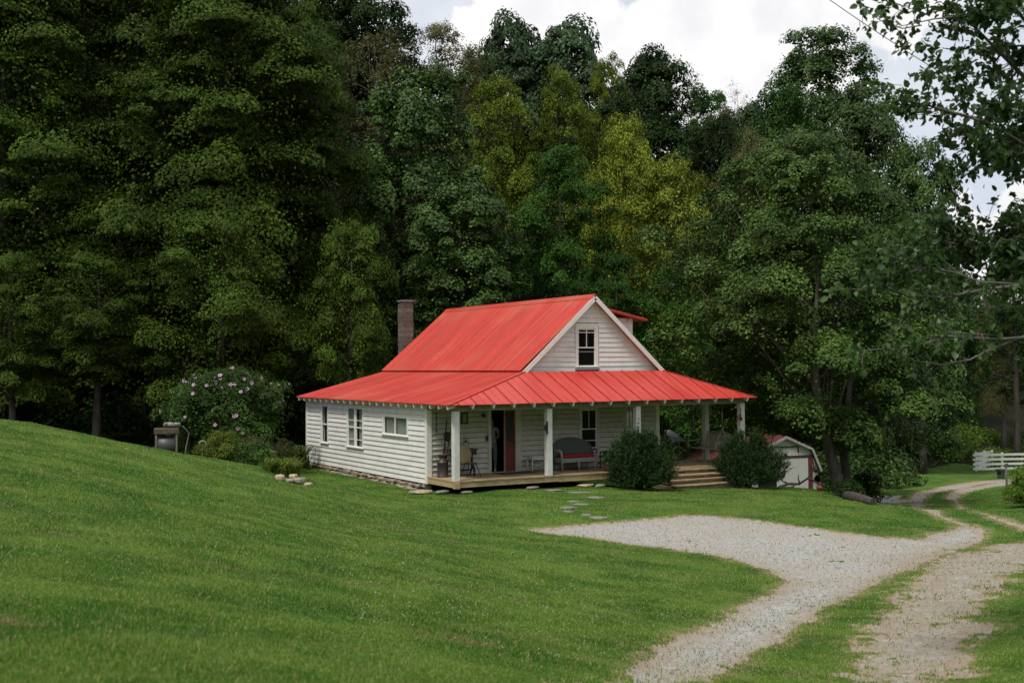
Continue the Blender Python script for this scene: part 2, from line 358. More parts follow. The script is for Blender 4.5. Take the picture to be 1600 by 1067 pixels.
def sdf(P, poly):
    """signed distance, negative inside"""
    d = np.full(len(P), 1e9); ins = np.zeros(len(P), bool); n = len(poly)
    for i in range(n):
        a, b = poly[i], poly[(i+1) % n]; e = b-a; w = P-a
        t = np.clip((w@e)/(e@e+1e-12), 0, 1); q = w-t[:, None]*e; d = np.minimum(d, (q*q).sum(1))
        c = ((a[1] > P[:, 1]) != (b[1] > P[:, 1])); 
        with np.errstate(divide='ignore', invalid='ignore'):
            xi = (b[0]-a[0])*(P[:, 1]-a[1])/(b[1]-a[1])+a[0]
        ins ^= c & (P[:, 0] < xi)
    return np.where(ins, -1, 1)*np.sqrt(d)
STRIP = outline([(1330, 905), (1440, 872), (1570, 838), (1600, 842), (1470, 878), (1420, 905), (1380, 950), (1340, 1000), (1300, 1067), (1200, 1067), (1260, 1000)])
def gravel(P):
    """>0 : gravel. second value: smooth distance to the gravel edge in metres (negative inside)"""
    x, y = P[:, 0], P[:, 1]; nz = fbm(x, y, 1.3, 4, 3)-.5; nf = fbm(x, y, 7, 3, 9)-.5
    best = np.full(len(P), 1e9)
    for g, s, o in zip(GP, GP_SOFT, GP_OFF): best = np.minimum(best, sdf(P, g)-o+nz*s*1.5+nf*s*1.6)
    tuft = (nf+.6*nz > .27-.10*np.exp(-(sdf(P, GP[1])+.6)**2/2)) & (best > -3.0)                             # weeds in the stones
    b2 = np.where(tuft, .03, best)
    return -b2, best
def in_forest(P):
    d = P-CAM[None, :2]; f2 = FW[:2]/np.linalg.norm(FW[:2]); r2 = np.array([f2[1], -f2[0]]); z = d@f2; l = d@r2
    px = 800+FPX*l/np.maximum(z, .1)
    b = np.interp(px, [-900, 250, 470, 640, 1000, 1200, 1330, 1420, 1500, 2600], [46, 40, 46, 62, 62, 74, 72, 74, 84, 84])
    return (z > b+(fbm(P[:, 0], P[:, 1], .5, 3, 5)-.5)*4) & (z > 0)

# ground sheet: rings around the viewpoint, fine ahead, coarse behind; split by face into lawn / gravel / forest floor
fa = math.atan2(FW[1], FW[0])
an = np.r_[np.linspace(-R_(27), R_(27), 900), np.linspace(R_(27), R_(60), 130)[1:], np.linspace(R_(60), 2*math.pi-R_(60), 62)[1:-1], np.linspace(-R_(60), -R_(27), 130)[:-1]+2*math.pi]
ri = np.r_[np.geomspace(.3, 3.5, 25)[:-1], np.geomspace(3.5, 100, 640), np.geomspace(100, 1500, 60)[1:]]
na, nr = len(an), len(ri)
A2, R2 = np.meshgrid(an+fa, ri); XY = np.c_[(CAM[0]+R2*np.cos(A2)).ravel(), (CAM[1]+R2*np.sin(A2)).ravel()]
Z = ground(XY); rr = R2.ravel()
Z += np.where(rr < 120, (fbm(XY[:, 0], XY[:, 1], .6, 3, 21)-.5)*.10+(fbm(XY[:, 0], XY[:, 1], 3.2, 2, 22)-.5)*.025, 0)
GV, GE = gravel(XY); FO = in_forest(XY)
Z -= np.where(GV > 0, .018, 0)
Z += np.where(rr > 200, -(rr-200)*.02, 0)
VV = np.r_[np.c_[XY, Z], [[CAM[0], CAM[1], gz(*CAM[:2])]]]
i0 = (np.arange(nr-1)[:, None]*na+np.arange(na)[None]).ravel(); j0 = (np.arange(nr-1)[:, None]*na+(np.arange(na)[None]+1) % na).ravel()
FQ = np.c_[i0, i0+na, j0+na, j0]
cls = np.where(GV[FQ].mean(1) > 0, 1, 0); cls = np.where((cls == 0) & (FO[FQ].mean(1) > .5), 2, cls)
def groundmat(name, forest=False):
    m, t, b, o = newmat(name); v = ocoord(t)
    big = noise(t, v, .28, 5, .6); mid = noise(t, v, 1.3, 6, .6); fine = noise(t, v, 26, 4, .7)
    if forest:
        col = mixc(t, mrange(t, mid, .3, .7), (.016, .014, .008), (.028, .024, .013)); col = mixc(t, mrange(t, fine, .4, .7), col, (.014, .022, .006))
    else:
        col = grasscol(t, v)
        col = mixc(t, 1, col, mrange_gray(t, fine, .40, .85), 'MULTIPLY')  # shade among the blades put into the turf colour
        a = nd(t, 'ShaderNodeAttribute'); a.attribute_name = 'edge'
        col = mixc(t, mathn(t, 'MULTIPLY', a.outputs['Fac'], mrange(t, noise(t, v, 5, 5, .7), .3, .6)), col, (.27, .21, .115))
    t.links.new(col, b.inputs['Base Color']); b.inputs['Roughness'].default_value = .95; b.inputs['Specular IOR Level'].default_value = .15
    bump(t, b, fine, .6, .03); return m
def grasscol(t, v):
    big = noise(t, v, .22, 5, .6, .4); mid = noise(t, v, .9, 6, .62); strk = noise(t, ocoord(t, .5, 2.2, 1), .8, 5, .6)
    col = mixc(t, mrange(t, mid, .36, .62), (.066, .163, .019), (.148, .250, .038))
    col = mixc(t, mrange(t, big, .5, .74), col, (.044, .162, .014))
    col = mixc(t, mathn(t, 'MULTIPLY', mrange(t, strk, .52, .74), .6), col, (.21, .21, .075))
    col = mixc(t, mathn(t, 'MULTIPLY', mrange(t, noise(t, v, .55, 5, .65, .8), .62, .72), .7), col, (.24, .20, .085))
    return col
mG, t, b, o = newmat('gravel_stone'); v = ocoord(t)
vo = nd(t, 'ShaderNodeTexVoronoi'); vo.inputs['Scale'].default_value = 34; t.links.new(v, vo.inputs['Vector'])
vs2 = nd(t, 'ShaderNodeSeparateColor'); t.links.new(vo.outputs['Color'], vs2.inputs[0])
big = noise(t, v, .35, 5, .6); mid = noise(t, v, 3.5, 6, .7)
col = mixc(t, vs2.outputs[0], (.23, .222, .20), (.53, .512, .47))
at_ = nd(t, 'ShaderNodeAttribute'); at_.attribute_name = 'edge'
col = mixc(t, mathn(t, 'MULTIPLY', mrange(t, big, .4, .65), .5), col, (.36, .31, .235))
col = mixc(t, mathn(t, 'MULTIPLY', at_.outputs['Fac'], mrange(t, mid, .3, .6, .2, .9)), col, (.33, .245, .155))
dr_ = nd(t, 'ShaderNodeAttribute'); dr_.attribute_name = 'dirt'
col = mixc(t, mathn(t, 'MULTIPLY', dr_.outputs['Fac'], mrange(t, mid, .35, .6, .35, .9)), col, (.30, .235, .15))
col = mixc(t, mrange(t, mid, .62, .72), col, (.15, .14, .10))
t.links.new(col, b.inputs['Base Color']); b.inputs['Roughness'].default_value = .9; bump(t, b, vo.outputs['Distance'], .9, .03)
LAWN = groundmat('lawn_turf'); FLOOR = groundmat('forest_litter', True)
edge_v = np.r_[np.clip(1.15-np.abs(GE-.05)/np.where(GE < 0, .42, .22), 0, 1), 0]
dirt_v = np.r_[np.clip(.9-np.clip(sdf(XY, GP[1])-.3, 0, 9), 0, 1)+np.clip(.5-np.clip(np.minimum(sdf(XY, GP[2]), sdf(XY, GP[3])), 0, 9), 0, .5), 0]
for nm, k, mt in (('lawn', 0, LAWN), ('gravel_driveway', 1, mG), ('forest_floor', 2, FLOOR)):
    F = FQ[cls == k]; u, inv = np.unique(F, return_inverse=True); V = VV[u]
    me = npmesh(nm, V, inv.reshape(F.shape)[:, ::-1], mt, smooth=True)
    at = me.attributes.new('edge', 'FLOAT', 'POINT'); at.data.foreach_set('value', edge_v[u].astype(np.float32))
    at = me.attributes.new('dirt', 'FLOAT', 'POINT'); at.data.foreach_set('value', dirt_v[u].astype(np.float32))
    tag(addob(nm, me), kind='structure')

# ------------------------------------------------------------------ grass blades
def leafquads(P, Nn, size, asp, g, droop=None):
    n = len(P); r = g.normal(size=(n, 3)); t = np.cross(Nn, r); t /= np.linalg.norm(t, axis=1)[:, None]+1e-9
    if droop is not None: t[:, 2] -= droop; t /= np.linalg.norm(t, axis=1)[:, None]
    b = np.cross(Nn, t); b /= np.linalg.norm(b, axis=1)[:, None]+1e-9
    s = (size*g.uniform(.65, 1.35, n))[:, None]
    V = np.stack([P-t*s*.5, P+b*s*asp*.5-t*s*.05, P+t*s*.5, P-b*s*asp*.5-t*s*.05], 1).reshape(-1, 3)
    return V
def grassmesh(n, seed, side=False):
    g = np.random.default_rng(seed); d = 3.6*np.exp(g.uniform(0, 1, n)**.9*math.log(62/3.6)); a = fa+(g.uniform(-R_(25.5), R_(25.5), n) if not side else g.uniform(R_(25.5), R_(62), n)*g.choice([-1, 1], n))
    P = np.c_[CAM[0]+d*np.cos(a), CAM[1]+d*np.sin(a)]
    gv, ge = gravel(P); fo = in_forest(P); u = g.uniform(0, 1, n)
    inhouse = (P[:, 0] > -.12) & (P[:, 0] < 11.5) & (P[:, 1] > -1.95) & (P[:, 1] < 11.3)
    keep = ~fo & ~inhouse & ((gv < -.02) | (u < .035)) & ((ge > .35) | (u < .45+ge*1.2) | (gv > 0) & (u < .035))
    P, d, gv, ge = P[keep], d[keep], gv[keep], ge[keep]; n = len(P)
    z = ground(P)+(fbm(P[:, 0], P[:, 1], .6, 3, 21)-.5)*.10+(fbm(P[:, 0], P[:, 1], 3.2, 2, 22)-.5)*.025-.005
    clump = fbm(P[:, 0], P[:, 1], 2.2, 3, 41); h = (.013+.032*clump**1.5*g.uniform(.5, 1.5, n))*(1+d*.006)
    w = .0020+d*.00028; th = g.uniform(0, 6.283, n); ln = g.uniform(.1, .9, n)*h; la = g.uniform(0, 6.283, n)
    B = np.c_[P, z]; dx = np.c_[np.cos(th)*w, np.sin(th)*w, np.zeros(n)]
    T = B+np.c_[np.cos(la)*ln, np.sin(la)*ln, h]
    V = np.stack([B-dx, B+dx, T], 1).reshape(-1, 3); return V, np.arange(3*n).reshape(-1, 3)
mB, t, b, o = newmat('grass_blade'); v = ocoord(t); col = grasscol(t, v)
g_ = nd(t, 'ShaderNodeNewGeometry'); col = mixc(t, mrange(t, g_.outputs['Random Per Island'], .86, .93), col, (.30, .26, .11))
col = mixc(t, 1, col, mrange_gray(t, g_.outputs['Random Per Island'], .75, 1.6), 'MULTIPLY')
t.links.new(col, b.inputs['Base Color']); b.inputs['Roughness'].default_value = .5; b.inputs['Specular IOR Level'].default_value = .2
tr = nd(t, 'ShaderNodeBsdfTranslucent'); t.links.new(col, tr.inputs[0]); mxs = nd(t, 'ShaderNodeMixShader'); mxs.inputs[0].default_value = .35
t.links.new(b.outputs[0], mxs.inputs[1]); t.links.new(tr.outputs[0], mxs.inputs[2]); t.links.new(mxs.outputs[0], o.inputs[0])
V, F = grassmesh(1500000, 5); V2, F2 = grassmesh(1000000, 6, True); F = np.r_[F, F2+len(V)]; V = np.r_[V, V2]
tag(addob('grass', npmesh('grass', V, F, mB)), 'short mown green grass blades covering the lawn', 'grass', kind='stuff')

# ------------------------------------------------------------------ farmhouse
EZ, TZ, RZ = 2.30, 3.26, 5.83            # eave, top of the skirt roof, ridge
GX0, GX1, GM = 3.49, 9.13, 6.31
house = thing('farmhouse', 'small white clapboard farmhouse with a red metal roof and wraparound front porch', 'house', (0, 0, 0))
def clap(mb, cells, place, row=.165, z0=0., proud=.030, top=-.004, back=-.05, gap=0.):
    """cells: (u0,u1,zlo,zhi) rectangles to be boarded; place(u, out, z) -> point"""
    for u0, u1, a, bb in cells:
        k0 = int(math.floor((a-z0)/row)); k1 = int(math.ceil((bb-z0)/row))
        for k in range(k0, k1):
            lo, hi = z0+k*row, z0+(k+1)*row; l, h = max(lo, a), min(hi, bb)
            l = l+gap if l == lo else l
            if h-l < .004: continue
            if u1-u0 > 1.2:
                r_ = random.Random(k*31+int(u0*100)); c_ = u0+(u1-u0)*r_.uniform(.15, .85); parts_ = [(u0, c_-.002), (c_+.002, u1)]
            else: parts_ = [(u0, u1)]
            ol = proud+(top-proud)*(l-lo)/row; oh = proud+(top-proud)*(h-lo)/row
            for p_, q_ in parts_:
                mb.hexa([place(p_, ol, l), place(q_, ol, l), place(q_, back, l), place(p_, back, l), place(p_, oh, h), place(q_, oh, h), place(q_, back, h), place(p_, back, h)])
def cells(u0, u1, z0, z1, holes):
    us = sorted({u0, u1, *[min(max(h[i], u0), u1) for h in holes for i in (0, 1)]}); out = []
    for a, b_ in zip(us, us[1:]):
        zs = [(z0, z1)]
        for h in holes:
            if h[0] < b_-1e-4 and h[1] > a+1e-4:
                nz = []
                for p, q in zs:
                    if h[2] > p: nz.append((p, min(q, h[2])))
                    if h[3] < q: nz.append((max(p, h[3]), q))
                zs = [c for c in nz if c[1]-c[0] > 1e-3]
        out += [(a, b_, p, q) for p, q in zs]
    return out
LW = [(8.50, 9.32, .50, 2.10), (5.10, 6.68, .50, 2.10), (1.36, 3.45, 1.10, 1.90)]
FWH = [(2.20, 3.26, -.02, 2.06), (5.66, 6.48, .56, 2.06)]
pl_left = lambda u, o, z: (-o, u, z)
pl_front = lambda u, o, z: (u, -o, z)
mb = MB(); clap(mb, cells(.10, 10.80, -.22, 2.33, LW), pl_left, z0=-.22); mb.build('left_wall', WHITE, house)
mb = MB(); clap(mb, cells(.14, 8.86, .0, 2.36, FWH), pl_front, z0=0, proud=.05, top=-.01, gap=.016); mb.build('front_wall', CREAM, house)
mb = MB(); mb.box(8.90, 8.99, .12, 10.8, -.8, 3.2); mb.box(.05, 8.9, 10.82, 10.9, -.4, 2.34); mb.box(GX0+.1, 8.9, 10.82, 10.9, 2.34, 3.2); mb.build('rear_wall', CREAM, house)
for x0, x1, y0, y1 in ((-.04, .14, -.05, .10), (-.04, .09, 10.80, 10.93), (8.87, 9.01, -.05, .10)):
    mb = MB(); mb.box(x0, x1, y0, y1, -.23 if x0 < 1 else 0, 2.34); mb.build('corner_board', TRIM, house, bevel=.004)
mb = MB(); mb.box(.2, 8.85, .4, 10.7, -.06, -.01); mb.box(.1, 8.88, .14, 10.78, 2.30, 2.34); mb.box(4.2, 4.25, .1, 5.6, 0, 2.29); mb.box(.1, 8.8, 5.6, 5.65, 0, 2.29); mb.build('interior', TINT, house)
mb = MB(); g = np.random.default_rng(4)
for i in range(120):
    y = .15+10.6*i/119+g.uniform(-.05, .05)
    for k in range(2): mb.rock((g.uniform(-.04, .10)+(-.05 if k else .02), y+g.uniform(-.06, .06), -.30-.14*k-g.uniform(0, .05)), g.uniform(.07, .12), g.uniform(.08, .16), g.uniform(.04, .075), i*2+k)
mb.box(.12, .2, .1, 10.8, -.8, -.2); mb.build('foundation', STONE, house)

def window(parent, place, u0, u1, z0, z1, style, curt=True, trim=.10, frame_m=TRIM):
    """window with casing, sill, sash bars and pane; u along the wall"""
    def bx(m, a, b_, o0, o1, lo, hi): 
        P = [place(a, o0, lo), place(b_, o0, lo), place(b_, o1, lo), place(a, o1, lo), place(a, o0, hi), place(b_, o0, hi), place(b_, o1, hi), place(a, o1, hi)]; m.hexa(P)
    w = bpy.data.objects.new('window', None); COL.objects.link(w); w.parent = parent; w.location = place((u0+u1)/2, 0, (z0+z1)/2)
    off = v3(w.location)
    def fin(m, nm, mt):
        m.v = [tuple(v3(p)-off) for p in m.v]; return m.build(nm, mt, w)
    m = MB(); bx(m, u0-trim, u0, .036, -.05, z0-.03, z1+trim); bx(m, u1, u1+trim, .036, -.05, z0-.03, z1+trim); bx(m, u0, u1, .036, -.05, z1, z1+trim); bx(m, u0-trim, u1+trim, .032, -.05, z0-.11, z0-.03)
    fin(m, 'frame', frame_m)
    m = MB(); bx(m, u0-trim-.02, u1+trim+.02, .085, -.02, z0-.03, z0); fin(m, 'sill', frame_m)
    m = MB(); s = .035; um = (u0+u1)/2; zm = (z0+z1)/2
    def fr(a, b_, lo, hi, o): bx(m, a, a+s, o, o-.03, lo, hi); bx(m, b_-s, b_, o, o-.03, lo, hi); bx(m, a+s, b_-s, o, o-.03, lo, lo+s); bx(m, a+s, b_-s, o, o-.03, hi-s, hi)
    if style == 'slider': fr(u0, um+.02, z0, z1, .02); fr(um-.0, u1, z0, z1, .005); bx(m, um-.03, um+.03, .03, .0, z0, z1)
    elif style == 'single': fr(u0, u1, zm-.02, z1, .02); fr(u0, u1, z0, zm+.02, .005)
    elif style == 'gable':
        fr(u0, u1, zm-.02, z1, .02); fr(u0, u1, z0, zm+.02, .0); bx(m, um-.015, um+.015, .015, -.005, zm, z1-s); bx(m, u0+s, u1-s, .014, -.005, z1-.14, z1-.11); bx(m, u0+s, u1-s, -.02, -.035, zm-.16, zm-.12)
    elif style == 'front':
        fr(u0, u1, zm-.02, z1, .02); fr(u0, u1, z0, zm+.02, .005); bx(m, um-.01, um+.01, .015, -.005, zm, z1-s); bx(m, u0+s, u1-s, .0, -.02, z0+.26, z0+.28)
    elif style == 'double':
        bx(m, um-.06, um+.06, .034, -.04, z0, z1)
        for a, b_ in ((u0, um-.06), (um+.06, u1)):
            fr(a, b_, zm-.02, z1, .02); fr(a, b_, z0, zm+.02, .005); bx(m, a+s, b_-s, .01, -.005, zm+.24, zm+.265); bx(m, a+s, b_-s, .0, -.02, z0+.25, z0+.275)
    fin(m, 'sash', TRIM)
    m = MB(); bx(m, u0+.01, u1-.01, -.012, -.018, z0+.01, z1-.01); fin(m, 'pane', GLASS)
    if curt:
        m = MB(); n = max(int((u1-u0)/.035), 6); lo = (zm+.02 if style == 'single' and curt == 1 else z0)
        for i in range(n):
            a, b_ = u0+(u1-u0)*i/n, u0+(u1-u0)*(i+1)/n; o1, o2 = -.07-.03*math.sin(i*1.9)-.012*math.sin(i*5.1), -.07-.03*math.sin((i+1)*1.9)-.012*math.sin((i+1)*5.1)
            if curt == 2 and abs(i/n-.5) < .16: continue
            m.add([place(a, o1, z0), place(b_, o2, z0), place(b_, o2, z1), place(a, o1, z1)], [(0, 1, 2, 3)])
        fin(m, 'curtain', CURT)
    return w
window(house, pl_left, 8.60, 9.22, .61, 2.0, 'single', 2)
window(house, pl_left, 5.20, 6.58, .61, 2.0, 'double', 2)
window(house, pl_left, 1.46, 3.35, 1.20, 1.80, 'slider', 1)
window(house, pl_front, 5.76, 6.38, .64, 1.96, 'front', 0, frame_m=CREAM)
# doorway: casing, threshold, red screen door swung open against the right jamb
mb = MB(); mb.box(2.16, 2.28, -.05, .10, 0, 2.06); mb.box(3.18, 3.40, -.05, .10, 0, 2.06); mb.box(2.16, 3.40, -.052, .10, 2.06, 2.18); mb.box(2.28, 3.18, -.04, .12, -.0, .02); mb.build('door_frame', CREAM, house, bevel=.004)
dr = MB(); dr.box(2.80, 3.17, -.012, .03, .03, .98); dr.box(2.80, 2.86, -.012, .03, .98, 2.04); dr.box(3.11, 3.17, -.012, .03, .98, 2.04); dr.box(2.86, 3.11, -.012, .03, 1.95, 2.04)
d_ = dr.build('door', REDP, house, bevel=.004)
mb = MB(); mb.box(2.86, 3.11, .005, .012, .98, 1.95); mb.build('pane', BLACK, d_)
mb = MB(); mb.box(2.772, 2.80, -.03, .03, .02, 2.05); mb.build('door_edge', mat('door_edge_wood', (.5, .33, .25)), d_)
mb = MB(); mb.lathe((3.13, -.015, .95), [(.001, 0), (.02, -.01), (.028, -.035), (.02, -.055), (.001, -.06)], 10, axis=(0, 1, 0)); mb.build('handle', IRON, d_)

# porch: deck, fascia, posts, beam, ceiling, rafter tails
dk = bpy.data.objects.new('porch', None); COL.objects.link(dk); dk.parent = house
g = np.random.default_rng(12); mb = MB(); y = -1.86; 
x = -.03
while x < 11.42:
    w = .138; y1 = .0 if x < 8.95 else .75
    mb.box(x, min(x+w, 11.42), -1.90+g.uniform(-.012, .012), y1-.055 if x < 8.95 else y1, -.035, g.uniform(-.003, .003)); x += w+.006
mb.build('deck', WOOD, dk)
mb = MB()
xs = [(-.0, .0), (3.72, -.0), (7.5, -.01), (11.38, 0)]
mb.box(-.0, 3.70, -1.875, -1.835, -.20, -.037); mb.box(3.712, 7.4, -1.868, -1.828, -.215, -.037); mb.box(7.41, 11.38, -1.872, -1.832, -.23, -.037)
mb.box(-.02, .02, -1.834, -.05, -.20, -.037); mb.box(11.34, 11.38, -1.83, .74, -.22, -.037); mb.box(-.05, .14, -1.99, -1.876, -.22, -.04); mb.build('fascia', FASCIA, dk, bevel=.004)
for i, (px_, py_) in enumerate([(.09, -1.79), (3.37, -1.79), (6.79, -1.79), (11.22, -1.79), (11.19, .12)]):
    mb = MB(); s = .095
    mb.box(px_-s, px_+s, py_-s, py_+s, 0.0, 2.10); mb.build('post', mat('post_paint', (.70, .69, .65), (.60, .59, .54), 5, .6, .1, .003), dk, bevel=.008)
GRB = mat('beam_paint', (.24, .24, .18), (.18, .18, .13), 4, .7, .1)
mb = MB(); mb.box(-.02, 11.32, -1.86, -1.74, 2.10, 2.26); mb.box(-.02, .08, -1.735, -.06, 2.10, 2.26); mb.box(11.2, 11.32, -1.735, .7, 2.10, 2.26); mb.build('beam', GRB, dk)
mb = MB(); 
for i in range(40):
    a = .09+i*.28; mb.box(a, a+.274, -1.735, -.06 if a < 8.8 else .72, 2.262, 2.28)
mb.build('ceiling', GRB, dk)

def roofplane(mb, poly, e0, e1, spacing, rib_w=.03, rib_h=.022, thick=.02, start=.0, slab=True, rm=0):
    """polygon (3D, coplanar); e0->e1 is the eave edge"""
    P = [v3(p) for p in poly]; e = nrm(v3(e1)-v3(e0)); n = nrm(np.cross(e, v3(P[2])-v3(P[0]))); 
    if n[2] < 0: n = -n
    s = nrm(np.cross(n, e)); 
    if s[2] < 0: s = -s
    o = v3(e0); k = len(P)
    if slab: mb.add(list(P)+[p-n*thick for p in P], [tuple(range(k)), tuple(range(k, 2*k))[::-1]]+[(i, i+k, (i+1) % k+k, (i+1) % k) for i in range(k)])
    uv = [((p-o)@e, (p-o)@s) for p in P]; us = [a for a, _ in uv]; x = min(us)+start
    while x < max(us):
        hit = []
        for i in range(k):
            (a, b_), (c, d) = uv[i], uv[(i+1) % k]
            if (a <= x) != (c <= x): hit.append(b_+(d-b_)*(x-a)/(c-a))
        if len(hit) >= 2 and max(hit)-min(hit) > .05:
            lo, hi = min(hit)-.012, max(hit)
            for q in ((-.5, .5),):
                A, B = o+e*x+s*lo, o+e*x+s*hi; w = e*rib_w/2; t_ = n*rib_h
                mb.add([A-w, A+w, A+w*.45+t_, A-w*.45+t_, B-w, B+w, B+w*.45+t_, B-w*.45+t_], [(0, 1, 2, 3), (7, 6, 5, 4), (1, 5, 6, 2), (2, 6, 7, 3), (3, 7, 4, 0)], rm)
        x += spacing
EX0, EX1, EY0, EY1 = -.32, 11.66, -2.15, 11.22; RY = .72
mb = MB(); roofplane(mb, [(EX0, EY1, EZ), (EX0, EY0, EZ), (GX0, -.1, TZ), (GX0, EY1, TZ)], (EX0, EY1, EZ), (EX0, EY0, EZ), .205, .055, .030, start=.1)
mb.build('skirt_roof', ROOFL, house, label='low pitched red roof over the left side rooms')
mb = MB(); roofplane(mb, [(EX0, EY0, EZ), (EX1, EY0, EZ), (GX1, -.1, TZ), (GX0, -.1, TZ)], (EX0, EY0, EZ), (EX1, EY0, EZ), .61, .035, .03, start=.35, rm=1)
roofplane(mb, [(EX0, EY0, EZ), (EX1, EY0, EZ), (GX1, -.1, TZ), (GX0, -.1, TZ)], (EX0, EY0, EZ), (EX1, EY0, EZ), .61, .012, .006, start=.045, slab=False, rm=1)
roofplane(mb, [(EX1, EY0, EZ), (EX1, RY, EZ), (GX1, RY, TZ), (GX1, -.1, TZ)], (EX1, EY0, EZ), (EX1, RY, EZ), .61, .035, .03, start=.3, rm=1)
h_ = v3((GX0, -.1, TZ))-v3((EX0, EY0, EZ)); mb.beam((EX0, EY0, EZ+.008), (GX0, -.1, TZ+.01), .10, .02); mb.beam((EX1, EY0, EZ+.008), (GX1, -.1, TZ+.01), .10, .02)
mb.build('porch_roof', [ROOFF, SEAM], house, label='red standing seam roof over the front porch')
mb = MB(); bz = TZ-.03
roofplane(mb, [(GX0-.16, -.10, TZ+.045), (GX0-.16, 11.2, TZ+.045), (GM, 11.2, RZ), (GM, -.10, RZ)], (GX0-.16, 11.2, TZ+.045), (GX0-.16, -.1, TZ+.045), .205, .055, .030, start=.05)
mb.build('main_roof', ROOFL, house, label='steep red metal upper roof slope on the left')
mb = MB(); roofplane(mb, [(GX1+.08, -.10, TZ-.04), (GX1+.08, 11.2, TZ-.04), (GM, 11.2, RZ), (GM, -.10, RZ)], (GX1+.08, -.1, TZ-.04), (GX1+.08, 11.2, TZ-.04), .205, .055, .030)
mb.beam((GM-.075, -.12, RZ-.035), (GM-.075, 11.22, RZ-.035), .20, .012, up=(-.67, 0, .74)); mb.beam((GM+.075, -.12, RZ-.035), (GM+.075, 11.22, RZ-.035), .20, .012, up=(.67, 0, .74)); mb.tube([(GM, -.12, RZ+.02), (GM, 11.22, RZ+.02)], .03, 8)
mb.build('ridge_cap', ROOFL, house)
# gable wall and rake boards
sl = (RZ-TZ)/(GM-GX0); mb = MB(); GH = (5.60, 6.58, 3.24, 4.86)
def gx(z): return GX0+.10+(z-TZ)/sl, GX1-.10-(z-TZ)/sl
k = 0; z = TZ
while z < RZ-.2:
    z1 = min(z+.165, RZ-.16)
    a0, b0 = gx(z); a1, b1 = gx(z1)
    segs = [((a0, b0), (a1, b1))] if z >= GH[3]-.05 else [((a0, GH[0]), (a1, GH[0])), ((GH[1], b0), (GH[1], b1))]
    for (p0, p1), (q0, q1) in segs:
        if p1-p0 > .05 and q1-q0 > .01:
            mb.hexa([(p0, .09, z), (p1, .09, z), (p1, .2, z), (p0, .2, z), (q0, .114, z1), (q1, .114, z1), (q1, .2, z1), (q0, .2, z1)])
    z = z1
mb.box(GH[0]+.0, GH[1], .095, .2, GH[3]-.05, GH[3]+.03); mb.build('gable_wall', WHITE, house)
window(house, lambda u, o, z: (u, .12-o, z), 5.73, 6.44, 3.42, 4.70, 'gable', 0, trim=.11)
mb = MB()
for sx in (-1, 1):
    A = v3((GM+sx*(GM-GX0+.10), -.12, TZ-.115)); B = v3((GM, -.12, RZ-.085))
    mb.beam(A, B, .028, .15, up=(-sx*sl, 0, 1) if sx < 0 else (sl, 0, 1))
mb.build('rake_board', TRIM, house)
PINK = mat('roof_underside', (.62, .42, .38), (.5, .33, .30), 4, .7, .1)
mb = MB()
for sx in (-1, 1):
    A = v3((GM+sx*(GM-GX0+.02), 0, TZ-.09)); B = v3((GM, 0, RZ-.07)); u = nrm((-sx*-sl, 0, 1))
    mb.hexa([A+(0, -.105, -.0), A+(0, .3, 0), B+(0, .3, 0), B+(0, -.105, 0), A+(0, -.105, .02), A+(0, .3, .02), B+(0, .3, .02), B+(0, -.105, .02)])
mb.build('soffit', PINK, house)
# shed dormer on the far slope
dm = bpy.data.objects.new('dormer', None); COL.objects.link(dm); dm.parent = house
mb = MB(); dz = lambda x: RZ-.05-(x-GM)*.205; k = 0; z = 3.35
while z < 5.4:
    z1 = z+.165; xr = 9.02; xl = GM+(RZ-z1)/sl-.2; zt = min(z1, dz(xr)-.08) if False else z1
    xr2 = min(xr, GM+(RZ-.13-z1)/.205)
    if xr2 > xl: mb.hexa([(xl, 1.69, z), (xr2, 1.69, z), (xr2, 1.8, z), (xl, 1.8, z), (xl, 1.712, z1), (xr2, 1.712, z1), (xr2, 1.8, z1), (xl, 1.8, z1)])
    z = z1
mb.box(9.0, 9.1, 1.8, 9, 3.3, dz(9.1)-.06); mb.build('side_wall', WHITE, dm)
mb = MB(); mb.box(8.95, 9.12, 1.675, 1.81, 3.3, dz(9.12)-.05); mb.build('corner_board', TRIM, dm)
mb = MB(); roofplane(mb, [(9.62, 1.45, dz(9.62)), (9.62, 9.2, dz(9.62)), (GM, 9.2, dz(GM)), (GM, 1.45, dz(GM))], (9.62, 1.45, dz(9.62)), (9.62, 9.2, dz(9.62)), .205, .055, .030, thick=.05, start=.02)
mb.build('roof', ROOFF, dm)
# rafter tails: separate boards poking out under the eaves
def tail(P, Q):
    m = MB(); P, Q = v3(P), v3(Q); m.beam(P, Q, .055, .13); o = v3((P+Q)/2); m.v = [tuple(v3(a)-o) for a in m.v]; return m.build('rafter_tail', TRIM, house, loc=o)
fs = (TZ-EZ)/(EY0+.1); 
t0 = tail((0, -1.75, EZ+.4*.468-.085), (0, -2.125, EZ+.025*.468-.085)); bx_ = .53
for i in range(16):
    o_ = t0 if i == 0 else t0.copy()
    if i: COL.objects.link(o_); o_.parent = house
    o_.location.x = bx_+i*.717 if i < 15 else 11.24
t1 = tail((-.02, 0, EZ+.30*.252-.085), (-.295, 0, EZ+.025*.252-.085))
for i in range(23):
    o_ = t1 if i == 0 else t1.copy()
    if i: COL.objects.link(o_); o_.parent = house
    o_.location.y = -1.98+i*.592
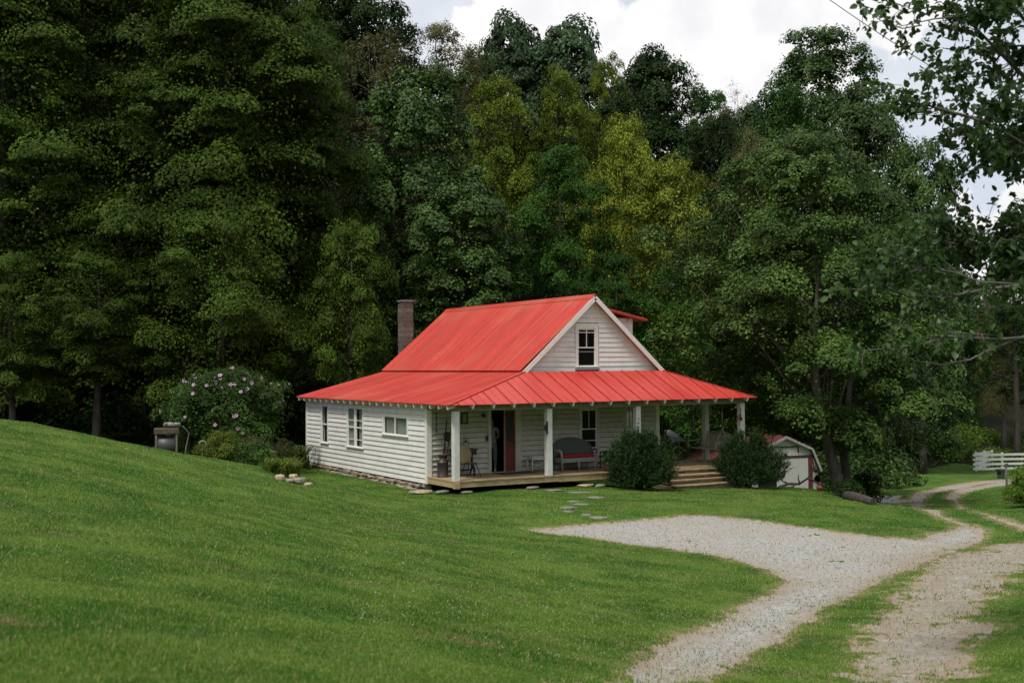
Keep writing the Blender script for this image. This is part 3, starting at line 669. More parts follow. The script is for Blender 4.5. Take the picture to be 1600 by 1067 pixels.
# chimney
mb = MB(); cx_, cy_ = 4.55, 11.50; g = np.random.default_rng(2); z = -.3; k = 0
while z < 6.1:
    o2 = g.uniform(-.008, .008); mb.box(cx_-.24+o2, cx_+.24+o2, cy_-.24, cy_+.24, z, z+.192); mb.box(cx_-.225, cx_+.225, cy_-.225, cy_+.225, z+.192, z+.2); z += .2
ch = mb.build('chimney', CONC, house)
mb = MB(); mb.box(cx_-.27, cx_+.27, cy_-.27, cy_+.27, z+.06, z+.12); mb.box(cx_-.2, cx_+.2, cy_-.2, cy_+.2, z, z+.06); mb.build('chimney_cap', mat('chimney_cap_slab', (.22, .22, .21)), ch)
# rustic steps up to the deck
mb = MB(); g = np.random.default_rng(8)
SX0, SX1 = 7.55, 9.75; lv = [(-.0, -1.9, -.04), (0, 0, 0)]
nst = 4; gzs = -.86
STEP = mat('step_timber', (.40, .31, .18), (.20, .145, .08), 6, .85, .8, .03, stretch=(.6, 3, 3), c3=(.10, .07, .04), s3=2.5, isl=.2)
for i in range(nst):
    zt = -.03-(i)*.14; yf = -1.96-(i+1)*.27; x0 = SX0-.03*i; x1 = SX1+.22*i
    n = 5; lo = zt-.14
    for j in range(n):
        a, b_ = x0+(x1-x0)*j/n, x0+(x1-x0)*(j+1)/n
        mb.box(a+.004, b_-.004, yf+g.uniform(.01, .05), -1.88, lo-(0 if i < nst-1 else .2), zt-.055)
    mb.hexa([(x0-.03, yf-.03, zt-.055), (x1+.03, yf-.03+g.uniform(-.03, .03), zt-.055), (x1+.03, yf+.30, zt-.055), (x0-.03, yf+.30, zt-.055), (x0-.03, yf-.04, zt), (x1+.03, yf-.04, zt+g.uniform(-.02, .01)), (x1+.03, yf+.30, zt), (x0-.03, yf+.30, zt)])
mb.build('steps', STEP, house, bevel=.012)
# ------------------------------------------------------------------ trees
LM = dict(
 maple=leafmat('maple_leaf', [(.022, .050, .007), (.038, .075, .009), (.058, .098, .012), (.095, .126, .020)], .25),
 deep=leafmat('poplar_leaf', [(.020, .048, .008), (.034, .074, .012), (.054, .104, .019), (.10, .155, .038)], .2, .5, .2),
 green=leafmat('green_leaf', [(.016, .050, .007), (.026, .074, .010), (.040, .100, .014), (.062, .13, .022)], .25),
 gold=leafmat('yellowing_leaf', [(.05, .10, .012), (.11, .165, .018), (.20, .23, .026), (.34, .33, .042)], .3),
 golden_green=leafmat('yellow_green_leaf', [(.03, .07, .010), (.065, .115, .012), (.12, .16, .016), (.22, .235, .022)], .3),
 olive=leafmat('olive_leaf', [(.055, .06, .020), (.085, .09, .032), (.115, .11, .042), (.15, .13, .055)], .25),
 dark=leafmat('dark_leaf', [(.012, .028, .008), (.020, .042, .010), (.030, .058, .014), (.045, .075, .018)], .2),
 thorn=leafmat('small_leaf', [(.024, .054, .007), (.040, .084, .011), (.064, .118, .018), (.125, .18, .042)], .2, .5, .15),
 grey=leafmat('grey_twig', [(.12, .11, .10), (.17, .15, .14), (.22, .20, .17), (.12, .14, .09)], .1),
 far=leafmat('distant_leaf', [(.030, .060, .028), (.045, .080, .036), (.06, .10, .045), (.085, .12, .06)], .2))
def crown_points(g, R, H, prof, npads, pr, flat, per, inner=.55, droop=.35, thick=.35, lean=(0, 0), loose=.10):
    """leaf positions and normals in pads spread through a crown of height H and radius R, base at z=0"""
    PP, NN, ends = [], [], []; f1, f2, f3 = g.uniform(0, 6.28, 3)
    lobe = lambda a, t: 1+.15*np.sin(3*a+f1+4*t)+.12*np.sin(2*a+f2+9*t)+.08*np.sin(5*a+f3)
    for i in range(npads):
        t = (i+g.uniform(0, 1))/npads; t = t**.85; a = i*2.39996+g.uniform(-.5, .5); rad = R*prof(t)*float(lobe(a, t)); q = rad*math.sqrt(g.uniform(inner**2, 1.0))
        if g.uniform() < .2: q = rad*g.uniform(.1, inner)
        c = v3((q*math.cos(a)+lean[0]*t, q*math.sin(a)+lean[1]*t, H*t+g.uniform(-.03, .03)*H)); ends.append(c)
        s = pr*g.choice([.5, .75, 1.0, 1.35])*g.uniform(.8, 1.2)*(1-.35*t); n = int(per*(s/pr)**2)+30
        th = g.uniform(0, 2*math.pi, n); cz = g.uniform(-.35, 1, n); sr = np.sqrt(1-cz**2)
        lump = 1+.28*np.sin(3*th+g.uniform(0, 6))*sr+.15*np.sin(5*th+g.uniform(0, 6))
        r = s*(1-thick*g.uniform(0, 1, n)**2)*lump
        D = np.c_[sr*np.cos(th), sr*np.sin(th), cz]; P = D*r[:, None]; P[:, 2] *= flat
        rr = np.hypot(P[:, 0], P[:, 1]); P[:, 2] -= droop*rr*rr/(s+1e-6)*.5
        outd = v3((math.cos(a), math.sin(a), 0))
        P += c; Nn = D*v3((.8, .8, 1.0))+v3((0, 0, .55))+outd*.35+g.normal(size=(n, 3))*.38
        NN.append(Nn/np.linalg.norm(Nn, axis=1)[:, None]); PP.append(P)
    n = int(sum(map(len, PP))*loose); t = g.uniform(0, 1, n); a = g.uniform(0, 6.283, n); pf = np.array([prof(x) for x in t])   # loose leaves between the sprays
    q = R*pf*lobe(a, t)*np.sqrt(g.uniform(.2, .95, n)); P = np.c_[q*np.cos(a)+lean[0]*t, q*np.sin(a)+lean[1]*t, H*t]; P += (np.sin(P[:, [1, 2, 0]]*2.3)+np.sin(P[:, [2, 0, 1]]*5.1))*.12
    Nn = np.c_[np.cos(a)*.6, np.sin(a)*.6, np.full(n, .7)]+g.normal(size=(n, 3))*.5; PP.append(P); NN.append(Nn/np.linalg.norm(Nn, axis=1)[:, None])
    return np.concatenate(PP), np.concatenate(NN), ends
PROF = dict(
 round=lambda t: max(.12, math.sqrt(max(0, 1-((t-.42)/.60)**2))) if t > .42 else .62+.38*t/.42,
 tall=lambda t: max(.25, math.sin(math.pi*min(1, .25+.64*t))**.6),
 wide=lambda t: max(.2, (1-max(0, t-.25)**1.7*1.25)) if t > .25 else .75+.25*t/.25,
 low=lambda t: max(.14, math.sqrt(max(0, 1-((t-.36)/.66)**2))) if t > .36 else .86+.14*t/.36,
 cone=lambda t: max(.08, (1-t)**.8))
def crown_mesh(name, mt, seed, R, H, prof='round', npads=60, pr=1.4, flat=.6, per=500, leaf=.2, asp=.62, droop=.35, inner=.55, thick=.35, loose=.10):
    g = np.random.default_rng(seed); P, Nn, ends = crown_points(g, R, H, PROF[prof], npads, pr, flat, per, inner, droop, thick, (0, 0), loose)
    V = leafquads(P, Nn, leaf, asp, g, .25); return npmesh(name, V, np.arange(len(V)).reshape(-1, 4), mt), ends
def trunk_mesh(name, mt, H, hb, r, ends, seed, nlimb=14, bend=.25):
    """bole from z=0, crown base at hb, limbs running to pad centres"""
    g = np.random.default_rng(seed); m = MB(); pts = []; b1, b2 = g.uniform(-bend, bend, 2)
    top = hb+(H-hb)*.8
    for i in range(9):
        t = i/8; pts.append((b1*math.sin(t*3)*t, b2*math.sin(t*2.3)*t, -.3+(top+.3)*t))
    rad = [r*(1.35 if i == 0 else 1)*(1-.82*i/8) for i in range(9)]; m.tube(pts, rad, 10)
    E_ = [v3(e)+v3((0, 0, hb)) for e in ends]; idx = g.permutation(len(E_))[:nlimb]
    for j in idx:
        e = E_[j]; z0 = max(hb*.6, e[2]-np.hypot(e[0], e[1])*g.uniform(.5, .9)); z0 = min(z0, top*.95); t = (z0+.3)/(top+.3)
        k = min(int(t*8), 7); f = t*8-k; a = v3(pts[k])*(1-f)+v3(pts[k+1])*f; mid = (a+e)/2+g.normal(size=3)*.25+v3((0, 0, .2)); r0 = r*(1-.8*t)*.42+.015
        q = mid*.5+a*.5+v3((0, 0, .1)); m.tube([a, q, mid, e], [r0, r0*.75, r0*.5, r0*.2], 6)
    me = bpy.data.meshes.new(name); me.from_pydata(m.v, [], m.f); me.materials.append(mt); me.polygons.foreach_set('use_smooth', m.sm); me.update(); return me
#             crown material, prof, npads, pad r, flat, leaves per pad, leaf size
TYPES = dict(
 maple=dict(mt='maple', prof='wide', npads=190, pr=1.6, flat=.36, per=1500, leaf=.14, thick=.7, asp=.7, droop=.3, R=5.4, H=19, loose=.14),
 maple_low=dict(mt='maple', prof='round', npads=64, pr=1.2, flat=.42, per=1200, leaf=.135, thick=.7, asp=.7, droop=.3, R=4.0, H=8, loose=.12),
 poplar=dict(mt='deep', prof='tall', npads=84, pr=1.1, flat=.75, per=900, leaf=.17, thick=.5, asp=.85, droop=.3, R=3.6, H=12),
 green=dict(mt='green', prof='round', npads=76, pr=1.05, flat=.6, per=900, leaf=.14, thick=.5, asp=.65, droop=.4, R=3.2, H=10),
 gold=dict(mt='gold', prof='round', npads=105, pr=.95, flat=.55, per=620, leaf=.14, thick=.55, asp=.5, droop=.5, R=2.8, H=9, inner=.5),
 goldgreen=dict(mt='golden_green', prof='round', npads=80, pr=1.05, flat=.5, per=800, leaf=.15, thick=.55, asp=.5, droop=.5, R=3.4, H=9),
 olive=dict(mt='olive', prof='round', npads=80, pr=1.2, flat=.7, per=620, leaf=.16, asp=.5, droop=.3, R=4.2, H=13, thick=.8),
 dark=dict(mt='dark', prof='round', npads=84, pr=1.35, flat=.55, per=900, leaf=.19, thick=.5, asp=.6, droop=.4, R=4.0, H=11),
 conifer=dict(mt='dark', prof='cone', npads=64, pr=1.1, flat=.35, per=520, leaf=.2, asp=.4, droop=.7, R=3.6, H=13),
 far=dict(mt='far', prof='round', npads=60, pr=1.15, flat=.75, per=560, leaf=.25, asp=.7, droop=.2, R=3.0, H=9),
 grey=dict(mt='grey', prof='round', npads=46, pr=1.1, flat=.9, per=90, leaf=.17, asp=.2, droop=.2, R=3.0, H=8, thick=.9))
PROTO = {}
def proto(ty, var):
    k = (ty, var)
    if k not in PROTO:
        d = dict(TYPES[ty]); mt = LM[d.pop('mt')]; R, H = d.pop('R'), d.pop('H')
        me, ends = crown_mesh('crown', mt, hash(ty) % 7 if False else sum(map(ord, ty))+17*var, R, H, **d); PROTO[k] = (me, ends, R, H)
    return PROTO[k]
def tree(name, label, px, d, top, hw, bot, ty, var=0, rot=0., tr=.25, group=None, bark=None, nlimb=16):
    b = atdepth(px, d); me, ends, R0, H0 = proto(ty, var)
    ztop = pt(px, top, d)[2]; zbot = max(pt(px, bot, d)[2], b[2]+.3); r = hw/FPX*d
    t = thing(name, label, 'tree', b, rot, group); H = ztop-zbot
    c = addob('crown', me, t, (0, 0, zbot-b[2])); c.scale = (r/R0, r/R0, H/H0)
    E_ = [v3(e)*v3((r/R0, r/R0, H/H0)) for e in ends]
    addob('trunk', trunk_mesh('trunk', bark or BARK, ztop-b[2], zbot-b[2], tr, E_, int(px*7+d), nlimb), t)
    return t
T = [
 ('maple_tree', 'tall maple at the left edge of the photo with a tiered olive crown', 10, 56, -120, 190, 620, 'maple', 0, 0, .38),
 ('maple_tree', 'tall dark olive maple second from the left, behind the hill crest', 200, 61, -160, 190, 610, 'maple', 1, 1.1, .34),
 ('maple_tree', 'tall maple rising straight behind the flowering shrub', 350, 57, -130, 190, 620, 'maple', 0, 2.4, .36),
 ('maple_tree', 'tall maple nearest the chimney, right edge of the big dark stand', 480, 59, 10, 110, 640, 'maple', 1, 3.9, .33),
 ('maple_tree', 'low spreading maple with drooping tiers above the flowering shrub', 345, 50, 340, 120, 620, 'maple_low', 0, .4, .2),
 ('maple_tree', 'low maple whose lowest tiers hang at the left above the dark gap', 150, 50, 400, 95, 585, 'maple_low', 1, 2., .2),
 ('maple_tree', 'small maple with pale green tiers just left of the brick chimney', 545, 53, 350, 80, 640, 'maple_low', 0, 4.4, .18),
 ('maple_tree', 'half hidden maple sapling low at the left edge of the photo', 20, 49, 400, 75, 610, 'maple_low', 1, 5.2, .16),
 ('pine_tree', 'dark evergreen at the top of the hill, highest top left of the open sky', 560, 84, -70, 100, 260, 'dark', 0, 0, .3),
 ('pine_tree', 'dark evergreen behind the tall maples near the top edge', 450, 86, -110, 100, 260, 'dark', 0, 2, .3),
 ('olive_tree', 'feathery olive brown tree left of the blue green poplar', 590, 76, 58, 105, 420, 'olive', 0, 0, .25),
 ('olive_tree', 'feathery olive brown tree on the skyline at the left end of the sky', 690, 84, 42, 90, 330, 'olive', 0, 2.2, .25),
 ('poplar_tree', 'large blue green broadleaf tree above the left part of the red roof', 665, 63, 112, 100, 500, 'poplar', 0, 0, .3),
 ('poplar_tree', 'blue green broadleaf tree close behind the roof ridge and chimney', 720, 58, 300, 85, 560, 'poplar', 0, 2.6, .22),
 ('dark_green_tree', 'dark green tree on the skyline under the first white cloud', 805, 98, 34, 62, 300, 'far', 0, 0, .25),
 ('dark_green_tree', 'wider dark green tree on the skyline under the first cloud, right one of the pair', 895, 97, 42, 66, 300, 'far', 0, 2, .25),
 ('dark_green_tree', 'deep green tree between the olive tree and the skyline pair', 750, 92, 90, 60, 330, 'dark', 0, 1, .25),
 ('yellowing_tree', 'yellow green tree just below the dark skyline pair', 775, 78, 125, 72, 420, 'goldgreen', 0, 0, .22),
 ('yellowing_tree', 'yellow green round tree right of its twin, mid slope', 880, 80, 118, 68, 420, 'goldgreen', 0, 2.5, .22),
 ('yellowing_tree', 'pale yellow green tree peeping over the slope at the gap in the skyline', 955, 92, 92, 40, 300, 'goldgreen', 0, 4.2, .2),
 ('green_tree', 'mid green tree straight above the roof ridge, in front of the yellow ones', 880, 60, 238, 78, 540, 'green', 0, 0, .24),
 ('golden_tree', 'brightest golden tree, with the pointed top right of centre', 978, 66, 188, 62, 560, 'gold', 0, 0, .2),
 ('golden_tree', 'broad golden tree right of the pointed one, above the gable', 1050, 63, 255, 84, 600, 'gold', 0, 2.2, .22),
 ('dark_green_tree', 'large dark green round tree on the skyline right of the yellow trees', 1030, 84, 88, 92, 420, 'dark', 0, 2.2, .3),
 ('dark_green_tree', 'dark green tree sloping down to the right of the golden trees', 1120, 80, 195, 65, 520, 'dark', 0, 4.4, .26),
 ('bare_tree', 'pale grey almost leafless tree on the skyline under the big cloud', 1085, 102, 112, 45, 300, 'grey', 0, 0, .2),
 ('bare_tree', 'second pale twiggy tree on the skyline, nearer the tall poplar', 1155, 98, 135, 48, 330, 'grey', 0, 2, .2),
 ('poplar_tree', 'tall open topped poplar standing highest on the right against the sky', 1285, 88, 52, 84, 330, 'poplar', 0, 4.5, .28),
 ('green_tree', 'round green tree in front of the tall skyline poplar', 1225, 80, 140, 80, 480, 'green', 0, 1.5, .24),
 ('poplar_tree', 'dense green tree right of the tall skyline poplar', 1355, 77, 150, 88, 560, 'poplar', 0, 1.2, .28),
 ('poplar_tree', 'green tree at the right end of the wooded skyline', 1440, 72, 235, 68, 620, 'poplar', 0, 3.1, .22),
 ('olive_tree', 'brown green twiggy tree behind the big round tree', 1185, 72, 215, 62, 540, 'olive', 0, 4, .22),
 ('green_tree', 'shaded tree close behind the gable and the dormer', 960, 57, 400, 70, 640, 'green', 0, 3.6, .2),
 ('green_tree', 'shaded tree between the dormer and the big round tree', 1055, 56, 425, 68, 690, 'green', 0, 5, .2),
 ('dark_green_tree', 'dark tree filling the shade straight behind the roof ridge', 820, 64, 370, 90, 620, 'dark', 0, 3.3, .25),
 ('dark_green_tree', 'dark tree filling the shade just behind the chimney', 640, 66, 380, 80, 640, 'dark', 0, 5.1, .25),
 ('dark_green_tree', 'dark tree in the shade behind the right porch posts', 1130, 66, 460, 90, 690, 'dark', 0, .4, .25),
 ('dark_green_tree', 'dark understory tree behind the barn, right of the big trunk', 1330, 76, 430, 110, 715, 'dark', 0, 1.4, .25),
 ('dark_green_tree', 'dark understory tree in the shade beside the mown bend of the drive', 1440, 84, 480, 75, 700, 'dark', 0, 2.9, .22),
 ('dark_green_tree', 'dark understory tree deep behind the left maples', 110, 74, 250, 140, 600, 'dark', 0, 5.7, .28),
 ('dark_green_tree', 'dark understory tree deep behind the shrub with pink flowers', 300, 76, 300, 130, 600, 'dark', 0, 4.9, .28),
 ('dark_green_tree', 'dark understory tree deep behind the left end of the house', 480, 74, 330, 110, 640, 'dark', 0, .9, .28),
 ('dark_green_tree', 'dark tree behind the tall maples, seen through their upper crowns', 250, 80, -60, 170, 330, 'dark', 0, 2.7, .3),
 ('dark_green_tree', 'dark tree behind the far left maple, seen through its upper crown', 60, 82, -60, 170, 330, 'dark', 0, 1.9, .3),
 ('dark_green_tree', 'dark filler tree on the slope between the golden and the dark round tree', 1000, 96, 125, 70, 400, 'far', 0, 1.1, .22),
 ('green_tree', 'green tree on the slope just below the two pale bare trees', 1110, 92, 150, 62, 420, 'green', 0, .9, .22),
 ('dark_green_tree', 'dark tree on the slope right of the pale bare trees, left of the tall poplar', 1180, 94, 172, 62, 420, 'far', 0, 3.4, .22),
 ('olive_tree', 'brownish tree low on the skyline under the second pale bare tree', 1130, 86, 180, 60, 420, 'olive', 0, 5.3, .2),
 ('dark_green_tree', 'dark tree filling the skyline gap between the pair and the golden trees', 850, 100, 80, 60, 300, 'far', 0, 4.0, .22),
 ('pine_tree', 'thin trunked tree behind the white fence, left of the pair', 1567, 92, 420, 42, 640, 'olive', 0, 1, .22),
 ('pine_tree', 'thin trunked tree behind the white fence at the right edge', 1588, 86, 330, 60, 610, 'conifer', 0, 1, .26),
 ('green_tree', 'tree behind the fence bank, left of the thin trunks', 1505, 98, 440, 55, 660, 'green', 0, 2.2, .22),
 ('green_tree', 'tall tree beyond the right edge of the photo behind the fence', 1665, 90, 300, 85, 640, 'green', 0, 4.2, .25),
]
for a in T: tree(*a[:11], bark=PALEBARK if a[7] in ('grey', 'olive') else None, nlimb=26 if a[7] in ('grey', 'olive') else 16)

# the big small-leaved tree by the drive: own crown, leaning trunk
d0 = 43.0; b = atdepth(1296, d0); b[2] = max(b[2], -1.4)
big = thing('shade_tree', 'big dense round tree right of the porch with a leaning pale trunk', 'tree', b)
sh = v3((FW[0], FW[1], 0))*3.6; r0 = 238/FPX*46.6; zb = pt(1290, 715, 46.6)[2]-b[2]; zt = pt(1290, 218, 46.6)[2]-b[2]
g = np.random.default_rng(77)
P, Nn, ends = crown_points(g, r0*.95, zt-zb, PROF['low'], 330, .95, .55, 1150, .50, .45, .5)
ends = [e+sh for e in ends]; P = P+sh
rt2 = v3((RT[0], RT[1], 0)); lat = P@rt2; dep = P@(v3((FW[0], FW[1], 0))); px_ = 800+FPX*((b-CAM)@rt2+lat)/(d0+dep); py_ = 571-FPX*(b[2]+zb+P[:, 2]-CAM[2])/(d0+dep)
px_ = px_+g.normal(size=len(px_))*9+12*np.sin(py_*.045)+8*np.sin(py_*.13); py_ = py_+g.normal(size=len(px_))*8
keep = ~((px_ < 1400) & (py_ > 700)) & ~((px_ < 1215) & (py_ > 545) & (d0+dep < 45.5)) & ~((px_ < 1310) & (py_ > 672+12*np.sin(px_*.07)))      # limbs pruned clear of the porch and the barn
P, Nn = P[keep], Nn[keep]
V = leafquads(P, Nn, .115, .66, g, .2); addob('crown', npmesh('crown', V, np.arange(len(V)).reshape(-1, 4), LM['thorn']), big, (0, 0, zb))
m = MB(); hh = zt; RTv = RT
def off(px, z): return v3((RTv[0], RTv[1], 0))*((px-1284)/FPX*d0)+v3((0, 0, z))
tp = [off(1300, -.4), off(1296, .25), off(1288, 1.0), off(1278, 1.9), off(1270, 2.8), off(1262, 4.0), off(1262, 6.0), off(1270, 8.3)]
m.tube(tp, [.36, .25, .21, .19, .17, .14, .09, .03], 14)
tp2 = [off(1325, -.5), off(1322, .3), off(1318, 1.2), off(1322, 2.4), off(1330, 4), off(1342, 6)]
tp2 = [p+v3((.5, .9, 0)) for p in tp2]; m.tube(tp2, [.28, .18, .15, .13, .1, .04], 12)
for j in g.permutation(len(ends))[:60]:
    e = v3(ends[j])+v3((0, 0, zb))
    if (e@rt2) < -1.2 and e[2] < 7 or e@v3((FW[0], FW[1], 0)) < 1.5: continue
    k = g.integers(3, 7); a = v3(tp[k]) if g.uniform() < .65 else tp2[min(k-1, 5)]; mid = (a+e)/2+g.normal(size=3)*.2
    m.tube([a, a*.6+mid*.4+v3((0, 0, .1)), mid, e], [.055, .04, .03, .01], 6)
m.build('trunk', mat('lichen_bark', (.10, .088, .07), (.045, .038, .03), 8, .9, .9, .04, stretch=(1, 1, .3), c3=(.17, .17, .14), s3=2.2), big)

# ------------------------------------------------------------------ near tree: branches reaching in from beyond the right edge
NL = leafmat('near_leaf', [(.022, .056, .010), (.036, .084, .016), (.062, .125, .026), (.13, .19, .08)], .42, .4, .35, .2, 0)
nb = atdepth(2060, 12.5)
near = thing('near_tree', 'tree beyond the right edge whose leafy branches reach into the photo', 'tree', nb)
def nearleaves(P, Dr, g, size=.086):
    """six-point leaves hanging along twigs: P stem points, Dr directions"""
    n = len(P); r = g.normal(size=(n, 3)); up = v3((0, 0, 1))+r*.75; s = np.cross(Dr, up); s /= np.linalg.norm(s, axis=1)[:, None]+1e-9
    nn = np.cross(s, Dr); L = (size*g.uniform(.6, 1.25, n))[:, None]; w = L*g.uniform(.26, .36, n)[:, None]; c = L*.10
    V = np.stack([P, P+Dr*L*.32+s*w+nn*c, P+Dr*L*.72+s*w*.72+nn*c, P+Dr*L-nn*c*.6, P+Dr*L*.72-s*w*.72+nn*c, P+Dr*L*.32-s*w+nn*c, P+Dr*L*.5], 1)
    F = (np.arange(n)[:, None, None]*7+np.array([[0, 1, 2, 6], [6, 2, 3, 4], [0, 6, 4, 5]])[None]).reshape(-1, 4); return V.reshape(-1, 3), F
g = np.random.default_rng(31); LP, LD = [], []; tm = MB(); NB = v3(nb)
def twig(a, b_, n, r, spread=.12, lv=True):
    a, b_ = v3(a), v3(b_); mid = (a+b_)/2+g.normal(size=3)*.06*np.linalg.norm(b_-a); tm.tube([a-NB, mid-NB, b_-NB], [r, r*.7, r*.3], 5, cap=False)
    if lv:
        for k in range(n):
            t = g.uniform(.15, 1.0)**.8; p = a*(1-t)**2+2*mid*t*(1-t)*1.0+b_*t*t if False else (a*(1-2*t)+mid*2*t if t < .5 else mid*(2-2*t)+b_*(2*t-1))
            d = nrm(nrm(b_-a)*.5+g.normal(size=3)*.7+v3((0, 0, -.45))); LP.append(p+g.normal(size=3)*spread*.25); LD.append(d)
def limb(pts, rad, sub, dens, tl=(.25, .5), n=9, bare=0.):
    """pts: (px,py,depth) poly-line; sub twigs grow off it"""
    Q = [pt(*p) for p in pts]; tm.tube([q-NB for q in Q], list(np.linspace(rad, rad*.18, len(Q))), 7)
    seg = [np.linalg.norm(Q[i+1]-Q[i]) for i in range(len(Q)-1)]; tot = sum(seg)
    for k in range(sub):
        u = tot*(bare+(1-bare)*(k+g.uniform())/sub); i = 0
        while i < len(seg)-1 and u > seg[i]: u -= seg[i]; i += 1
        p = Q[i]+(Q[i+1]-Q[i])*u/seg[i]; dr = nrm(nrm(Q[i+1]-Q[i])*.6+g.normal(size=3)*.8+v3((0, 0, .05))); e = p+dr*g.uniform(*tl)
        twig(p, e, n, .006)
        for q in range(dens):
            s = p+(e-p)*g.uniform(.3, 1); twig(s, s+nrm(dr+g.normal(size=3)*1.0)*g.uniform(.12, .28), n, .004)
    twig(Q[-1], Q[-1]+nrm(Q[-1]-Q[-2])*.12, 8, .004)
# upper mass
limb([(1760, 260, 12.5), (1660, 190, 12.3), (1600, 120, 12.2), (1540, 60, 12.1), (1490, 10, 12)], .04, 26, 3, (.3, .6), 11)
limb([(1760, 300, 12.6), (1660, 250, 12.8), (1590, 215, 12.9), (1520, 185, 13), (1450, 165, 13.1), (1420, 168, 13.1)], .035, 36, 3, (.25, .5), 11, .05)
limb([(1750, 200, 12.2), (1670, 110, 12), (1610, 40, 11.9), (1540, -30, 11.8)], .04, 26, 3, (.3, .6), 11)
limb([(1760, 60, 11.8), (1650, 20, 11.8), (1560, 10, 11.8), (1500, 26, 11.9), (1460, 30, 12), (1405, 42, 12)], .022, 12, 2, (.18, .35), 9, .05)
limb([(1500, -60, 12), (1450, -20, 12), (1425, 15, 12.1), (1400, 5, 12.1)], .012, 6, 1, (.12, .2), 8)
limb([(1440, 40, 12), (1410, 45, 12), (1380, 35, 12), (1350, 15, 12), (1345, 5, 12)], .008, 5, 1, (.06, .14), 6, .45)
limb([(1760, 330, 12.4), (1680, 250, 12.2), (1600, 225, 12), (1540, 190, 11.9), (1490, 150, 11.8), (1470, 110, 11.7)], .02, 26, 3, (.2, .45), 11, .1)
limb([(1770, 330, 12.8), (1680, 290, 13), (1600, 268, 13), (1540, 262, 13), (1500, 258, 13)], .018, 16, 2, (.15, .32), 9, .05)
limb([(1770, 120, 12.8), (1680, 150, 13), (1620, 200, 13), (1580, 250, 13)], .02, 24, 3, (.25, .45), 11)
# middle spray at y 330-450
limb([(1780, 470, 12), (1680, 440, 11.8), (1600, 445, 11.7), (1540, 452, 11.6), (1480, 464, 11.6), (1420, 462, 11.5), (1390, 450, 11.5), (1335, 452, 11.4)], .02, 22, 1, (.12, .3), 7, .35)
limb([(1780, 400, 12), (1680, 380, 12), (1590, 370, 12), (1530, 388, 12), (1480, 378, 12), (1440, 362, 12)], .02, 34, 3, (.2, .42), 10, .0)
limb([(1600, 445, 11.7), (1530, 440, 11.7), (1490, 425, 11.7), (1450, 418, 11.6), (1400, 430, 11.5), (1360, 405, 11.4)], .012, 18, 2, (.14, .3), 8, .2)
limb([(1700, 380, 12.4), (1600, 400, 12.3), (1540, 410, 12.3), (1490, 425, 12.2)], .014, 22, 3, (.2, .4), 9)
limb([(1500, 350, 12.2), (1460, 370, 12), (1420, 395, 11.9), (1395, 400, 11.9)], .01, 14, 2, (.14, .3), 8)
limb([(1780, 330, 12.6), (1680, 350, 12.5), (1600, 345, 12.5), (1540, 360, 12.5), (1490, 375, 12.5)], .016, 26, 3, (.2, .42), 9)
limb([(1700, 420, 12.6), (1620, 415, 12.5), (1560, 425, 12.5)], .014, 16, 3, (.2, .4), 9)
# lower sprays
limb([(1800, 520, 12), (1700, 525, 11.8), (1600, 527, 11.7), (1560, 530, 11.6), (1480, 525, 11.5), (1440, 538, 11.4), (1390, 544, 11.4), (1340, 548, 11.3)], .018, 9, 1, (.08, .2), 5, .55)
limb([(1600, 525, 11.7), (1550, 545, 11.6), (1515, 562, 11.5), (1470, 570, 11.5), (1430, 564, 11.4), (1418, 556, 11.4)], .012, 3, 0, (.05, .1), 1, .5)
limb([(1440, 538, 11.4), (1425, 520, 11.4), (1405, 510, 11.4)], .006, 4, 1, (.06, .14), 5)
limb([(1560, 524, 11.6), (1500, 520, 11.5), (1470, 516, 11.5)], .008, 6, 0, (.05, .1), 3)
LP, LD = np.array(LP), np.array(LD); V, F = nearleaves(LP-NB, LD, g)
addob('crown', npmesh('crown', V, F, NL), near)
j = [pt(1800, 480, 12), pt(1900, 560, 12.3), pt(2010, 700, 12.5)]
tm.tube([NB-NB+v3((0, 0, -.3)), v3((0, 0, .8)), v3((0, 0, 2.2)), v3((.1, 0, 4.2)), v3((.2, .1, 6.5))], [.26, .2, .17, .13, .06], 12)
for p in [(1760, 260, 12.5), (1760, 60, 11.8), (1780, 470, 12), (1800, 520, 12), (1770, 330, 12.8), (1780, 400, 12)]:
    q = pt(*p)-NB; a = v3((.05, 0, max(q[2]-.9, 1.2))); tm.tube([a, (a+q)/2+v3((0, 0, .1)), q], [.07, .055, .04], 8)
tm.build('trunk', PALEBARK, near)
# ------------------------------------------------------------------ woodland fill, undergrowth and brush
def scatter(name, label, cat, mt, spots, R, per, leaf, seed, flat=.7, asp=.6, kind='stuff', hrange=(0, .5)):
    """leaf clumps at (px, depth) spots on the ground, optionally lifted"""
    g = np.random.default_rng(seed); PP, NN = [], []
    for px, d in spots:
        b = atdepth(px, d); s = R*g.uniform(.6, 1.4); n = int(per*g.uniform(.7, 1.3)); cz = g.uniform(-.2, 1, n); th = g.uniform(0, 6.283, n); sr = np.sqrt(1-cz*cz)
        D = np.c_[sr*np.cos(th), sr*np.sin(th), cz]; P = D*(s*(1-.4*g.uniform(0, 1, n)**2))[:, None]*v3((1, 1, flat)); P += b+v3((0, 0, g.uniform(*hrange)))
        Nn = D+v3((0, 0, .5))+g.normal(size=(n, 3))*.5; PP.append(P); NN.append(Nn/np.linalg.norm(Nn, axis=1)[:, None])
    P, Nn = np.concatenate(PP), np.concatenate(NN); V = leafquads(P, Nn, leaf, asp, g, .1)
    return tag(addob(name, npmesh(name, V, np.arange(len(V)).reshape(-1, 4), mt)), label, cat, kind=kind)
g = np.random.default_rng(91)
sp = [(g.uniform(-500, 1450), d) for d in g.uniform(98, 165, 620)]
